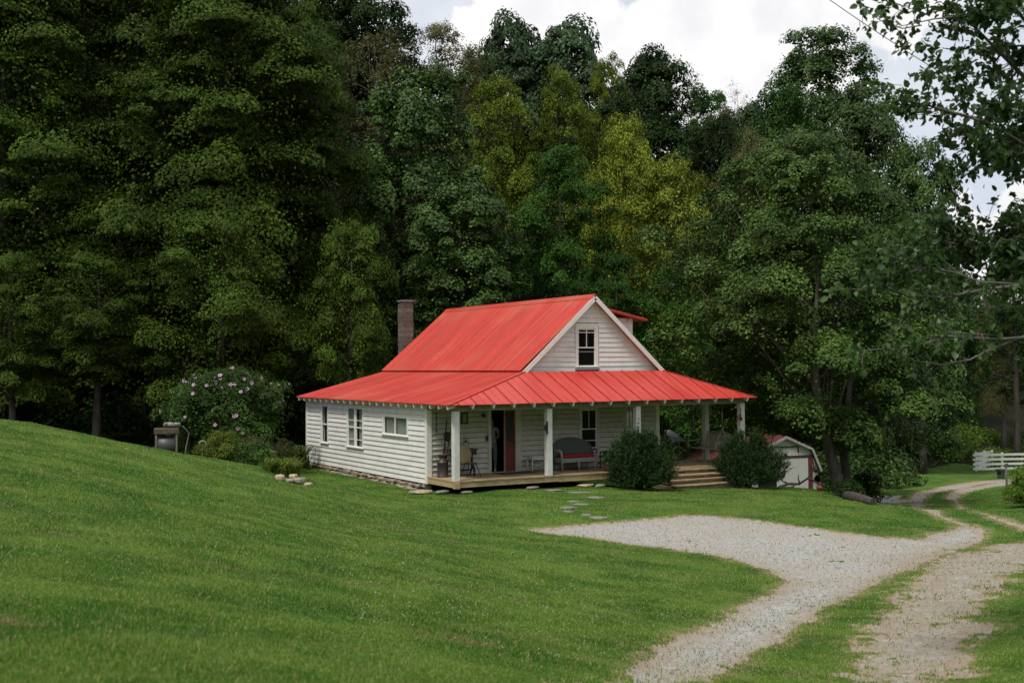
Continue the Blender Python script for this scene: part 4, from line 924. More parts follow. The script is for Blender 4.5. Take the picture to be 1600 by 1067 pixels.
scatter('woodland', 'unbroken green woodland covering the hill behind the nearer trees', 'woodland', LM['dark'], sp, 4.2, 420, .5, 3, .6, hrange=(4, 9))
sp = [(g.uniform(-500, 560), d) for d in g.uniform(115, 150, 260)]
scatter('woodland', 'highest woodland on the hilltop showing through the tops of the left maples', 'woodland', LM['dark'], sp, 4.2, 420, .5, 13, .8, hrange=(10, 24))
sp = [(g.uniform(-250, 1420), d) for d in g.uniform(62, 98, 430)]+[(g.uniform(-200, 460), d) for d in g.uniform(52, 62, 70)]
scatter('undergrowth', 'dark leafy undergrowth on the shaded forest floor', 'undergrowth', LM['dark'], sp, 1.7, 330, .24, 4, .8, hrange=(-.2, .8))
sp = [(g.uniform(1395, 1800), d) for d in g.uniform(83, 98, 130)]
BRUSH = leafmat('brush_leaf', [(.05, .11, .012), (.085, .165, .018), (.12, .21, .026), (.18, .26, .04)], .3)
scatter('brush', 'bright green brush on the bank behind the white fence', 'brush', BRUSH, sp, 1.5, 300, .17, 5, .7, hrange=(-.3, .3))
sp = [(g.uniform(1380, 1900), d) for d in g.uniform(105, 160, 120)]
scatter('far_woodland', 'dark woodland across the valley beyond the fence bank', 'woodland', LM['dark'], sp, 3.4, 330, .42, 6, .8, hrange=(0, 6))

# unseen woodland added behind and beside the viewer to block low sky light
g = np.random.default_rng(17); PP, NN = [], []
for i in range(520):
    a = fa+g.uniform(R_(48), 2*math.pi-R_(48)); r = g.uniform(42, 75); x, y = CAM[0]+r*math.cos(a), CAM[1]+r*math.sin(a); c = v3((x, y, gz(x, y)+g.uniform(1, 19))); n = 200
    D = g.normal(size=(n, 3)); D /= np.linalg.norm(D, axis=1)[:, None]; PP.append(c+D*g.uniform(1.5, 3.6)*v3((1, 1, .8))); NN.append(D)
V = leafquads(np.concatenate(PP), np.concatenate(NN), .85, .7, g, .1); tag(addob('unseen_woodland', npmesh('woodland', V, np.arange(len(V)).reshape(-1, 4), LM['dark'])), 'unseen ring of dark woodland added to block the low sky light', 'woodland', kind='stuff')

# ------------------------------------------------------------------ shrubs
def shrub(name, label, px, d, w, h, mt, leaf, npads, pr, per, seed, flat=.7, asp=.55, z0=.1, pos=None, group=None, stems=True):
    b = atdepth(px, d) if pos is None else v3((pos[0], pos[1], gz(*pos))); t = thing(name, label, 'shrub', b, 0, group)
    g = np.random.default_rng(seed); P, Nn, ends = crown_points(g, w/2, h-z0, PROF['round'], npads, pr, flat, per, .5, .35, .45)
    keep = P[:, 2] > -z0*.7; P, Nn = P[keep], Nn[keep]; V = leafquads(P, Nn, leaf, asp, g, .1); addob('foliage', npmesh('foliage', V, np.arange(len(V)).reshape(-1, 4), mt), t, (0, 0, z0))
    if stems:
        m = MB()
        for e in ends[::3]: e = v3(e)+v3((0, 0, z0)); m.tube([v3((e[0]*.12, e[1]*.12, -.1)), e*v3((.45, .45, .5)), e], [.028, .018, .006], 5)
        m.build('stem', BARK, t)
    return t, P+v3((0, 0, z0))
ROSE = leafmat('rose_mallow_leaf', [(.028, .065, .012), (.042, .095, .018), (.07, .13, .026), (.11, .18, .045)], .25)
rs, RP = shrub('flowering_shrub', 'tall rounded shrub dotted with pink flowers left of the house', 349, 42, 4.5, 3.2, ROSE, .085, 170, .5, 520, 14, z0=.25)
def flower_mesh(nm, mats):
    m = MB()
    for k in range(5):
        a = 2*math.pi*k/5; c, s = math.cos(a), math.sin(a); pr_ = v3((-s, c, 0)); r_ = v3((c, s, 0)); zz = v3((0, 0, 1))
        m.add([r_*.012, r_*.06-pr_*.040+zz*.014, r_*.10-pr_*.024+zz*.026, r_*.105+pr_*.02+zz*.026, r_*.062+pr_*.042+zz*.016], [(0, 1, 2, 3, 4)], 0)
        m.add([r_*.004+zz*.004, r_*.034-pr_*.018+zz*.012, r_*.034+pr_*.018+zz*.012], [(0, 1, 2)], 1)
    m.tube([(0, 0, 0), (0, 0, .035)], [.008, .005], 6, mi=2)
    me = bpy.data.meshes.new(nm); me.from_pydata(m.v, [], m.f)
    for x in mats: me.materials.append(x)
    me.polygons.foreach_set('material_index', m.m); return me
PET = mat('pink_petal', (.56, .37, .50), (.46, .28, .42), 30, .6, .05); PEYE = mat('magenta_eye', (.30, .03, .10)); STAM = mat('pale_stamen', (.8, .72, .5))
FM = flower_mesh('flower', [PET, PEYE, STAM]); g = np.random.default_rng(5); toc = nrm(v3((CAM[0], CAM[1], 3))-v3(rs.location))
rad = np.hypot(RP[:, 0]/2.45, (RP[:, 1])/2.45)**2+((RP[:, 2]-1.5)/1.65)**2; cand = np.where((rad > .62) & (RP[:, :2]@toc[:2] > -.2) & (g.uniform(0, 1, len(rad)) < np.clip((RP[:, 2]-.2)/1.2, .12, .6)))[0]
for k in range(98):
    p = RP[g.choice(cand)]; dn = nrm(nrm(p-v3((0, 0, 1.3)))*.8+toc*.7+g.normal(size=3)*.25); o = addob('flower', FM, rs, p+dn*.06)
    o.rotation_euler = Vector(dn).to_track_quat('Z', 'Y').to_euler(); s = g.uniform(.42, .74); o.scale = (s, s, s)
YG = leafmat('yellow_green_small', [(.06, .11, .012), (.10, .15, .018), (.14, .18, .03), (.18, .2, .04)], .3)
shrub('mounded_shrub', 'low bright yellow green mound in front of the flowering shrub', 345, 34.6, 1.25, .95, YG, .05, 40, .28, 330, 21, z0=.08)
shrub('mounded_shrub', 'low dark green mound right of the bright one, by the lilies', 398, 34.6, 1.2, .85, ROSE, .055, 40, .28, 330, 22, z0=.08)
shrub('mounded_shrub', 'loose green clump behind the two mounds with pinkish seed heads', 395, 37, 1.6, 1.35, leafmat('mixed_leaf', [(.03, .06, .012), (.05, .09, .02), (.12, .07, .05), (.22, .13, .10)], .25), .06, 36, .32, 230, 23, z0=.1)
shrub('rusty_shrub', 'reddish brown leafed shrub between the lilies and the flowering shrub', 438, 39.5, 1.5, 1.4, leafmat('rusty_leaf', [(.03, .06, .012), (.05, .08, .018), (.12, .06, .03), (.05, .09, .02)], .25), .06, 30, .35, 170, 24, z0=.1)
def strapleaves(name, label, cat, px, d, n, L, w, seed, spread=.35, mt=None):
    b = atdepth(px, d) if d < 100 else onground(px, d); g = np.random.default_rng(seed); m = MB()
    for i in range(n):
        a = g.uniform(0, 6.283); r = g.uniform(0, spread); o = v3((r*math.cos(a*3), r*math.sin(a*3), -.02)); l = L*g.uniform(.6, 1.2); dr = v3((math.cos(a), math.sin(a), 0)); sd_ = v3((-dr[1], dr[0], 0))
        pts = [o, o+dr*l*.18+v3((0, 0, l*.5)), o+dr*l*.45+v3((0, 0, l*.72)), o+dr*l*.8+v3((0, 0, l*.55))]; ws = [w, w*1.1, w*.8, .002]
        vs = [p+sd_*ww*s for p, ww in zip(pts, ws) for s in (-.5, .5)]; m.add(vs, [(0, 1, 3, 2), (2, 3, 5, 4), (4, 5, 7, 6)])
    o = m.build(name, mt or YG, loc=b); return tag(o, label, cat)
strapleaves('daylily', 'arching light green daylily clump beside the pile of stones', 'plant', 450, 745, 150, .62, .03, 1, .3)
strapleaves('daylily', 'tall dark grassy lily leaves against the rear corner of the house', 'plant', 468, 45.5, 170, 1.1, .035, 2, .4, ROSE)
strapleaves('daylily', 'thin strap leafed clump between the dark mound and the daylily', 'plant', 425, 738, 110, .5, .025, 3, .3)
# two yews in front of the porch
YEW = leafmat('yew_needle', [(.008, .022, .006), (.013, .036, .008), (.024, .060, .011), (.065, .12, .02)], .12, .5, .25, .35, .05)
def yew(label, x, y, w, h, seed, dep=None):
    z = gz(x, y); t = thing('yew_bush', label, 'shrub', (x, y, z), 0, 'dark yews in front of the porch'); g = np.random.default_rng(seed); P, D = [], []; m = MB(); dep = dep or w
    for i in range(3000):
        a = g.uniform(0, 6.283); u = g.uniform(0, 1)**.6; el = g.uniform(.0, 1); 
        R = v3((math.cos(a)*w/2*math.cos(el*1.35), math.sin(a)*dep/2*math.cos(el*1.35), .22+h*.80*math.sin(el*1.5)))
        lob = 1+.16*math.sin(3*a+seed+el*3)+.12*math.sin(5*a+2*el*4+seed); R[:2] *= lob; R[2] *= 1+.12*math.sin(4*a+seed)
        p0 = R*(.30+.67*u); dr = nrm(nrm(R*v3((1, 1, .5)))*.75+v3((0, 0, .75))+g.normal(size=3)*.25); L = g.uniform(.12, .30)+(.35 if g.uniform() < .12 else 0); k = 30
        tt = g.uniform(0, 1, k); pp = p0+dr*L*tt[:, None]+v3((0, 0, -.12))*(tt**2*L)[:, None]; q = dr*.6+g.normal(size=(k, 3))*.6
        P.append(pp); D.append(q/np.linalg.norm(q, axis=1)[:, None])
    P, D = np.concatenate(P), np.concatenate(D); n = len(P); r = np.cross(D, g.normal(size=(n, 3))); r /= np.linalg.norm(r, axis=1)[:, None]; L = g.uniform(.05, .085, n)[:, None]
    V = np.stack([P, P+D*L*.5+r*.008, P+D*L, P+D*L*.5-r*.008], 1).reshape(-1, 3); addob('foliage', npmesh('foliage', V, np.arange(4*n).reshape(-1, 4), YEW), t)
    for i in range(26):
        a = g.uniform(0, 6.28); e = v3((math.cos(a)*w*.36, math.sin(a)*dep*.36, h*g.uniform(.3, .75))); m.tube([(0, 0, -.1), e*v3((.35, .35, .45)), e], [.035, .02, .008], 5)
    m.build('stem', BARK, t)
yew('dark yew bush left of the porch steps, hiding the foot of the third post', 6.02, -2.95, 1.95, 1.85, 3)
yew('dark yew bush right of the porch steps, in front of the barn', 10.45, -3.0, 2.35, 1.80, 8)
shrub('leafy_shrub', 'light green broad leafed shrub rising behind the left yew at the house corner', 1030, 42, 1.75, 2.35, LM['green'], .11, 40, .4, 170, 31, pos=(9.6, 1.4), z0=1.0)
shrub('leafy_shrub', 'bright green bush cut by the right edge of the photo above the stump', 1606, 41, 1.5, 1.35, BRUSH, .07, 50, .3, 300, 33, z0=.1)
shrub('leafy_shrub', 'shaded leafy clump at the foot of the leaning tree trunk', 1322, 41.5, .9, .6, LM['dark'], .07, 20, .25, 170, 34, z0=.02)
shrub('leafy_shrub', 'dark clump of leaves against the shade right of the leaning trunk', 1352, 48, 1.6, 1.3, LM['dark'], .09, 26, .35, 170, 35, z0=.1)

# ------------------------------------------------------------------ barn beyond the bank
bo = pt(1225, 571, 60); e1 = nrm(v3((RT[0]*.94+FW[0]*.34, RT[1]*.94+FW[1]*.34, 0))); ang = math.atan2(e1[1], e1[0])
BZ = -3.4; barn = thing('barn', 'small white barn with a red gambrel roof and closed white doors beyond the bank', 'barn', (bo[0], bo[1], BZ), ang)
AP = -.2-BZ; prof = [(-1.9, 0), (-1.9, AP-1.7), (-1.45, AP-.6), (0, AP), (1.45, AP-.6), (1.9, AP-1.7), (1.9, 0)]
BW = mat('barn_white', (.62, .61, .57), (.52, .50, .46), 5, .7, .3, .01, stretch=(5, 5, 1), c3=(.42, .40, .34), s3=1.2)
def proz(x):
    for (a, za), (b_, zb_) in zip(prof[1:], prof[2:-1]):
        if a <= x <= b_: return za+(zb_-za)*(x-a)/(b_-a+1e-9)
    return prof[1][1]
m = MB(); x = -1.9
while x < 1.89:
    x1 = min(x+.19, 1.9); zb_ = 0 if not (-1.4 < (x+x1)/2 < 1.34) else 2.22
    P = [(x+.004, 0, zb_), (x1-.004, 0, zb_), (x1-.004, .06, zb_), (x+.004, .06, zb_), (x+.004, 0, proz(x)-.02), (x1-.004, 0, proz(x1)-.02), (x1-.004, .06, proz(x1)-.02), (x+.004, .06, proz(x)-.02)]; m.hexa(P); x = x1
m.box(-1.9, -1.84, .065, 9, 0, AP-1.72); m.box(1.84, 1.9, .065, 9, 0, AP-1.72); m.box(-1.83, 1.83, 8.94, 9, 0, AP-1.7); m.build('wall', BW, barn)
RB = roofmat('barn_roof', (.15, .03, .024), (.11, .02, .017), (.12, .045, .03), (.5, .5, .5)); m = MB()
roofplane(m, [(-2.0, -.15, AP-1.75), (-2.0, 9.1, AP-1.75), (-1.5, 9.1, AP-.6), (-1.5, -.15, AP-.6)], (-2.0, 9.1, AP-1.75), (-2.0, -.15, AP-1.75), .2, .05, .02)
roofplane(m, [(-1.5, -.15, AP-.6), (-1.5, 9.1, AP-.6), (0, 9.1, AP+.04), (0, -.15, AP+.04)], (-1.5, 9.1, AP-.6), (-1.5, -.15, AP-.6), .2, .05, .02)
roofplane(m, [(2.0, -.15, AP-1.75), (2.0, 9.1, AP-1.75), (1.5, 9.1, AP-.6), (1.5, -.15, AP-.6)], (2.0, -.15, AP-1.75), (2.0, 9.1, AP-1.75), .2, .05, .02)
roofplane(m, [(1.5, -.15, AP-.6), (1.5, 9.1, AP-.6), (0, 9.1, AP+.04), (0, -.15, AP+.04)], (1.5, -.15, AP-.6), (1.5, 9.1, AP-.6), .2, .05, .02); m.build('roof', RB, barn)
m = MB(); roofplane(m, [(-5.6, 1.0, AP-2.25), (-5.6, 9.0, AP-2.25), (-1.75, 9.0, AP-.95), (-1.75, 1.0, AP-.95)], (-5.6, 9, AP-2.25), (-5.6, 1, AP-2.25), .2, .05, .02)
lt = m.build('lean_to_roof', RB, barn)
for i, yy in enumerate((1.2, 3.8, 6.4, 8.8)): m = MB(); m.box(-5.45, -5.33, yy, yy+.12, -.3, AP-2.29); m.build('post', BW, lt)
m = MB()
for s in (-1, 1):
    m.beam((s*2.02, -.17, AP-1.78), (s*1.5, -.17, AP-.66), .04, .12, up=(-s, 0, .5)); m.beam((s*1.5, -.17, AP-.66), (0, -.17, AP-.03), .04, .12, up=(-s*.4, 0, 1))
m.build('fascia', mat('barn_edge', (.4, .39, .35), (.3, .29, .26)), barn)
for s in (0, 1):
    m = MB(); a, b_ = (-1.38, -.03) if s == 0 else (-.02, 1.32)
    for k in range(7): m.box(a+(b_-a)*k/7+.003, a+(b_-a)*(k+1)/7-.003, -.035, -.003, .02, 2.12)
    m.build('door', BW, barn)
m = MB(); m.box(-1.42, 1.60, -.06, -.004, 2.14, 2.24); m.build('door_header', mat('dark_brown_trim', (.06, .025, .02)), barn)
m = MB(); m.box(1.34, 1.56, -.05, .0-.002, 0, 2.135); m.build('door_frame', mat('barn_red_trim', (.17, .03, .022), (.11, .02, .016)), barn)
m = MB(); m.box(-.9, .78, -.05, -.003, 2.66, 2.72); m.box(.74, .79, -.045, -.003, 2.38, 2.655); m.box(-.95, -.9, -.045, -.003, 2.38, 2.655); m.build('hay_door_hinge', BLACK, barn)
m = MB(); m.box(-.10, .06, -.12, -.065, 2.24, 2.36); m.build('lamp', BLACK, barn)
def inbarn(x, y, z):
    return v3((bo[0]+e1[0]*x-e1[1]*y, bo[1]+e1[1]*x+e1[0]*y, BZ+z))
m = MB(); m.lathe((0, 0, 0), [(.03, .0), (.10, .04), (.12, .2), (.06, .26), (.05, .36), (.02, .42)], 8); m.box(-.16, .16, -.02, .02, .24, .30); m.box(-.03, .03, -.02, .05, .42, .60); tag(m.build('iron_lantern', IRON, loc=inbarn(1.72, -.12, 1.35)), 'dark iron lantern hanging on the barn wall right of the doors', 'lantern')
m = MB(); 
m.lathe((0, 0, 0), [(.19, -.02), (.22, 0), (.19, .02), (.16, 0), (.19, -.02)], 18, axis=(0, 1, 0))
for k in range(3): a = k*2.094+1.57; m.tube([(0, 0, 0), (.18*math.cos(a), 0, .18*math.sin(a))], .022, 6)
tag(m.build('valve_wheel', IRON, loc=inbarn(1.78, -.12, 1.02)), 'round three spoked iron wheel hung low on the barn wall', 'wheel')
m = MB(); m.lathe((0, 0, -.3), [(.15, 0), (.15, .30), (.17, .31), (.17, .36), (.1, .46), (.05, .62)], 12); tag(m.build('milk_can', REDP, loc=inbarn(1.78, -.35, .55)), 'small dark red can under the iron wheel beside the barn', 'can')

# ------------------------------------------------------------------ board fences, post, boxes
FP = mat('white_fence_paint', (.74, .735, .71), (.64, .63, .6), 5, .6, .15)
def fence(name, label, p0, p1, nposts, h=1.22, rails=(.18, .48, .78, 1.08)):
    p0, p1 = v3(p0), v3(p1); L = np.linalg.norm((p1-p0)[:2]); a = math.atan2(p1[1]-p0[1], p1[0]-p0[0]); t = thing(name, label, 'fence', p0, a); dz = (p1[2]-p0[2])/L
    for i in range(nposts):
        x = .12+(L-.12)*i/(nposts-1); m = MB(); z = dz*x; m.box(x-.06, x+.06, .02, .14, z-.4, z+h); m.build('post', FP, t)
    for r in rails:
        m = MB(); m.hexa([(-.1, -.02, r-.07), (L+.1, -.02, r-.07+dz*L), (L+.1, .018, r-.07+dz*L), (-.1, .018, r-.07), (-.1, -.02, r+.07), (L+.1, -.02, r+.07+dz*L), (L+.1, .018, r+.07+dz*L), (-.1, .018, r+.07)]); m.build('rail', FP, t)
fence('board_fence', 'white four rail board fence beside the far end of the drive', atdepth(1520, 77), atdepth(1768, 78), 7)
fence('board_fence', 'short white fence return slanting back behind the first fence post', v3(atdepth(1524, 78.6)), v3(atdepth(1550, 86))*v3((1, 1, 0))+v3((0, 0, atdepth(1524, 78.6)[2]-.45)), 3)
q = onground(1573, 774); m = MB(); m.tube([(0, 0, -.3), (.01, 0, .6), (0, .01, 1.35)], [.05, .045, .04], 8); m.box(-.06, .1, -.03, .03, 1.28, 1.38); tag(m.build('wooden_post', PALEBARK, loc=q), 'thin weathered wooden post standing in the grass beside the far drive', 'post')
q = onground(1564, 747); m = MB(); m.box(-.28, .28, -.2, .2, .42, .52); m.box(-.16, .16, -.14, .14, 0, .42); tag(m.build('utility_box', mat('dark_box', (.05, .07, .05), (.03, .04, .03)), loc=q, bevel=.02), 'small dark box with a wider lid on the grass below the white fence', 'box')
m = MB(); g = np.random.default_rng(6); q = onground(1592, 785)
for k in range(14): m.rock((g.uniform(-.35, .35), g.uniform(-.2, .2), g.uniform(.0, .18)), .14, .09, .07, k)
for k in range(9): a = g.uniform(0, 6.28); m.tube([(0, 0, .1), (.3*math.cos(a), .2*math.sin(a), .18), (.5*math.cos(a), .3*math.sin(a), g.uniform(.0, .35))], [.05, .03, .01], 5)
tag(m.build('root_stump', mat('torn_wood', (.17, .07, .035), (.07, .035, .02), 8, .9, .6), loc=q), 'torn reddish brown stump with roots at the right edge of the photo', 'stump')
a, b_ = atdepth(1322, 38.6), atdepth(1362, 36.3); a, b_ = v3(a)+v3((0, 0, .13)), v3(b_)+v3((0, 0, .10))
m = MB(); m.tube([a-a, (b_-a)*.35+v3((0, .03, .03)), (b_-a)*.7, b_-a], [.19, .17, .15, .11], 12); m.tube([(b_-a)*.4, (b_-a)*.45+v3((0, -.1, .25))], [.05, .02], 6)
tag(m.build('fallen_log', BARK, loc=a), 'short dark fallen log on the bank beside the leaning tree', 'log')
q = atdepth(1247, 42.4); m = MB(); g = np.random.default_rng(3)
for pts, r in (([(-.75, 0), (-.4, .12), (0, .10), (.3, .3), (.5, .62), (.48, .95)], .06), ([(-.4, .12), (-.62, .22), (-.68, .45)], .04), ([(0, .1), (-.05, .3), (-.02, .45)], .035), ([(.3, .3), (.45, .25), (.7, .1), (.95, .0)], .05), ([(.5, .62), (.38, .72), (.36, .88)], .03), ([(-.2, .1), (-.25, .02), (-.5, -.05)], .05)):
    m.tube([v3((RT[0], RT[1], 0))*x+v3((FW[0], FW[1], 0))*g.uniform(-.1, .1)+v3((0, 0, z+.05)) for x, z in pts], list(np.linspace(r, r*.35, len(pts))), 7)
tag(m.build('driftwood', BARK, loc=q), 'dark gnarled branch lying on the bank in front of the barn door', 'branch')
q = atdepth(1197, 42.3); m = MB(); m.box(-.26, .26, -.2, .2, 0, .26); m.box(-.30, .30, -.24, .24, .262, .33); tag(m.build('wooden_crate', mat('dark_crate', (.03, .025, .02), (.02, .016, .013)), loc=q, bevel=.01), 'low dark lidded crate on the bank beside the right yew', 'crate')

# ------------------------------------------------------------------ flat stones
FSP = [(904, 770, 40), (866, 766, 30), (930, 777.5, 34), (898, 784, 30), (907, 788.5, 32), (887, 793.5, 28), (888, 800, 24), (916, 805, 18), (936, 809, 34)]
ords = 'first second third fourth fifth sixth seventh eighth last'.split()
for i, (px, py, w) in enumerate(sorted(FSP, key=lambda a: a[1])):
    q = onground(px, py); d = (q-CAM)@FW; m = MB(); m.rock((0, 0, 0), w/FPX*d*.5, .17, .03, 40+i, rz_rot=math.atan2(RT[1], RT[0])+random.uniform(-.2, .2))
    tag(m.build('stepping_stone', FLAT, loc=q+v3((0, 0, .006)), bevel=.008), f'{ords[i]} flat stepping stone counting from the porch towards the gravel', 'stepping stone', 'stepping stones in the lawn')
def rocks(label, px0, px1, d0, d1, n, s, seed, name='garden_stone', mt=None, kind=None, lift=0, pos=None):
    g = np.random.default_rng(seed); m = MB(); q = atdepth((px0+px1)/2, (d0+d1)/2)
    return g, m, q
EDG = ['palest round stone at the left end of the low pile by the lilies', 'long flat stone in the low pile by the lilies', 'brown stone on top of the low pile by the lilies', 'large tilted stone right of centre in the low pile by the lilies', 'small stone at the right end of the low pile by the lilies']
g = np.random.default_rng(19)
for i, (px, d, sx, sz, z) in enumerate([(438, 749, .14, .09, .02), (452, 752, .19, .05, .0), (459, 752, .13, .07, .10), (468, 755, .20, .08, .05), (481, 758, .13, .05, .0)]):
    m = MB(); m.rock((0, 0, 0), sx, .15, sz, 70+i); q = onground(px, d); tag(m.build('garden_stone', STONE if i % 2 else mat('tan_stone', (.46, .37, .25), (.3, .23, .15), 8, .85, .5, .02), loc=q+v3((0, 0, z+.02)), bevel=.01), EDG[i], 'stone', 'stones in the low pile')
PS = [((-.55, -.75), .42, .05, 'broad flat tan stone under the left end of the porch, nearest the wall corner'), ((.35, -2.05), .22, .03, 'thin flat stone under the corner post of the porch'), ((2.6, -2.05), .28, .035, 'flat stone under the porch edge below the open door'),
      ((4.6, -2.0), .35, .04, 'pale slab under the porch edge in front of the wicker seat'), ((5.1, -2.1), .26, .05, 'tilted slab just left of the left yew, under the porch'), ((-.2, -1.4), .3, .04, 'flat stone beside the porch side board near the wall corner')]
for i, ((x, y), s, h, lb) in enumerate(PS):
    m = MB(); m.rock((0, 0, 0), s, s*.6, h, 90+i, rz_rot=.1*i); tag(m.build('flat_rock', FLAT if i % 3 else mat('tan_stone', (.46, .37, .25), (.3, .23, .15), 8, .85, .5, .02), loc=(x, y, gz(x, y)+.05), bevel=.01), lb, 'stone', 'flat stones along the porch edge')

# ------------------------------------------------------------------ overhead wire
A, B = pt(1180, -85, 34), pt(1700, 245, 26); m = MB(); P = [A+(B-A)*t+v3((0, 0, -.25*4*t*(1-t))) for t in np.linspace(0, 1, 16)]; m.tube([p-A for p in P], .011, 6)
tag(m.build('overhead_wire', BLACK, loc=A), 'thin dark wire crossing the sky behind the near branches', 'wire')

# ------------------------------------------------------------------ garden corner at the left
q = atdepth(260, 36.5); st = thing('barrel_stand', 'old metal drum lying on a weathered wooden stand left of the flowering shrub', 'stand', q, math.atan2(RT[1], RT[0])+.25)
m = MB(); m.lathe((-.27, 0, .42), [(.30, 0), (.32, .01), (.32, .52), (.30, .53)], 24, axis=(1, 0, 0)); m.build('drum', mat('aged_sheet_metal', (.07, .07, .07), (.06, .06, .06), 5, .5, .3, metal=.3), st)
for sx in (-.30, .30):
    for sy in (-1, 1): m = MB(); m.beam((sx, sy*.42, -.1), (sx, sy*.22, .82), .05, .06); m.build('leg', PALEBARK, st)
m = MB(); m.box(-.36, .36, -.28, .28, .80, .96); m.build('tray', mat('weathered_board', (.13, .09, .06), (.07, .05, .035), 8, .8, .4), st, bevel=.01)
m = MB(); m.box(-.33, .33, -.34, -.28, .06, .12); m.build('rail', PALEBARK, st)
m = MB(); g = np.random.default_rng(3)
for k in range(13): m.rock((g.uniform(-.16, .26), g.uniform(-.2, .2), .02+g.uniform(0, .10)), .09, .07, .05, k)
o = m.build('stone_heap', mat('pale_stone', (.36, .35, .31), (.16, .15, .13), 9, .8, .5), loc=v3(q)+v3((.1, .05, .99))); tag(o, 'small heap of whitish stones resting on the drum stand', 'stones')
q = atdepth(286, 35.5); m = MB(); m.tube([(0, 0, -.1), (.10, .05, .45), (.2, .1, .85), (.12, .1, .95), (.0, .1, 1.08)], [.022, .02, .018, .014, .01], 6); tag(m.build('bent_stake', PALEBARK, loc=q), 'bent pale wooden stake leaning beside the drum stand', 'stake')
q = atdepth(316, 35.5); m = MB(); m.tube([(0, 0, -.1), (-.01, 0, .3), (.0, 0, .55)]+[(.0+.11*math.sin(a)-.0, 0, .66-.11*math.cos(a)) for a in np.linspace(.2, 4.4, 9)], [.012]*3+[.02]*9, 7); tag(m.build('shepherd_hook', mat('pale_curved_iron', (.5, .42, .34), (.3, .2, .14)), loc=q), 'pale curved garden hook right of the drum stand', 'hook')
q = atdepth(429, 36); m = MB(); m.tube([(0, 0, -.1), (-.06, 0, .5), (-.12, 0, 1.0)], .016, 6); m.tube([(-.26, 0, 1.04), (.06, 0, .99)], .022, 6); tag(m.build('garden_tool', mat('tan_handle', (.42, .33, .22)), loc=q), 'leaning garden tool with a pale cross handle among the lilies', 'tool')

# ------------------------------------------------------------------ things on the porch
def at_(name, label, cat, x, y, z=0, rz=0, group=None): return thing(name, label, cat, (x, y, z), rz, group)
t = at_('milk_can', 'dark old milk can standing on the porch by the wall corner', 'can', .36, -.36)
m = MB(); m.lathe((0, 0, .003), [(.18, 0), (.185, .02), (.175, .03), (.175, .44), (.185, .45), (.17, .47), (.10, .58), (.10, .64), (.15, .69), (.15, .70), (.09, .68), (.001, .68)], 24); m.build('body', mat('old_can_metal', (.045, .047, .055), (.08, .045, .035), 9, .5, .2, metal=.4, c3=(.14, .06, .04), s3=3), t)
for s in (-1, 1): m = MB(); m.tube([(s*.11, 0, .62), (s*.21, 0, .58), (s*.18, 0, .49)], .012, 6); m.build('handle', IRON, t)
t = at_('hand_plough', 'rusty old hand plough leaning against the wall behind the milk can', 'plough', .55, -.3)
for s in (-1, 1):
    m = MB(); m.tube([(-.16+s*.05, -.12, .55), (.0+s*.07, .02, 1.05), (.12+s*.10, .1, 1.55), (.18+s*.12, .12, 1.78)], [.025, .02, .02, .018], 7); m.build('handle', IRON, t)
m = MB(); m.tube([(-.18, -.1, .02), (-.18, -.1, .5), (-.05, 0, .95)], [.02, .03, .03], 7); m.tube([(-.25, -.1, .66), (.0, -.12, .72), (.25, -.14, .70)], [.03, .045, .02], 7); m.tube([(.2, -.16, .70), (-.02, -.35, .02)], [.018, .014], 6); m.tube([(.2, -.12, .70), (.3, .05, .02)], [.018, .014], 6); m.build('frame', RUST, t)
m = MB(); m.rock((.02, .0, 1.25), .12, .05, .16, 5); m.build('gear', IRON, t)
m = MB(); m.tube([(-.1, -.05, 1.15), (-.14, -.05, 1.28), (-.1, -.05, 1.40), (-.02, -.05, 1.36)], .016, 6); m.build('hook', IRON, t)
t = at_('sewing_table', 'black iron treadle table against the wall behind the corner post', 'table', 1.10, -.34)
m = MB(); m.box(-.42, .42, -.2, .2, .80, .84); m.box(-.40, .38, -.18, .18, .66, .80); m.build('top', BLACK, t, bevel=.006)
for s in (-.33, .30): m = MB(); m.tube([(s, -.15, 0), (s+.05, -.1, .2), (s, 0, .42), (s, -.02, .68)], [.03, .03, .04, .03], 7); m.tube([(s, .15, 0), (s+.05, .1, .2), (s, 0, .42)], .028, 7); m.build('leg', IRON, t)
m = MB(); m.box(-.30, .28, -.05, .05, .16, .20); m.build('treadle', IRON, t)
t = at_('wire_chair', 'spindly dark metal chair with thin splayed legs beside the corner post', 'chair', 1.12, -.78)
m = MB(); m.lathe((0, 0, .40), [(.001, 0), (.2, 0), (.21, .02), (.2, .035), (.001, .035)], 18); m.build('seat', RUST, t)
for a, b_ in ((-.2, -.2), (.22, -.2), (-.2, .2), (.22, .2)): m = MB(); m.tube([(a*.6, b_*.6, .41), (a*1.15, b_*1.15, 0)], [.014, .01], 6); m.build('leg', IRON, t)
m = MB(); m.tube([(-.16, .16, .43), (-.17, .2, .72), (-.1, .22, .85), (.0, .225, .9), (.1, .22, .85), (.17, .2, .72), (.16, .16, .43)], .012, 6, cap=False); m.build('backrest', IRON, t)
m = MB(); m.lathe((0, 0, 0), [(.001, -.02), (.27, -.02), (.29, 0), (.28, .025), (.001, .03)], 28, axis=(0, 1, 0)); o = m.build('woven_disc', mat('woven_straw', (.40, .29, .16), (.28, .20, .11), 40, .85, .6, .01, c3=(.5, .38, .22), s3=4), loc=(.93, -.70, .72)); o.rotation_euler = (R_(-12), 0, .1); tag(o, 'round tan woven basket tray propped on the dark metal chair', 'basket')
t = at_('oil_lantern', 'old glass lantern standing on the black iron table', 'lantern', 1.18, -.36, .842)
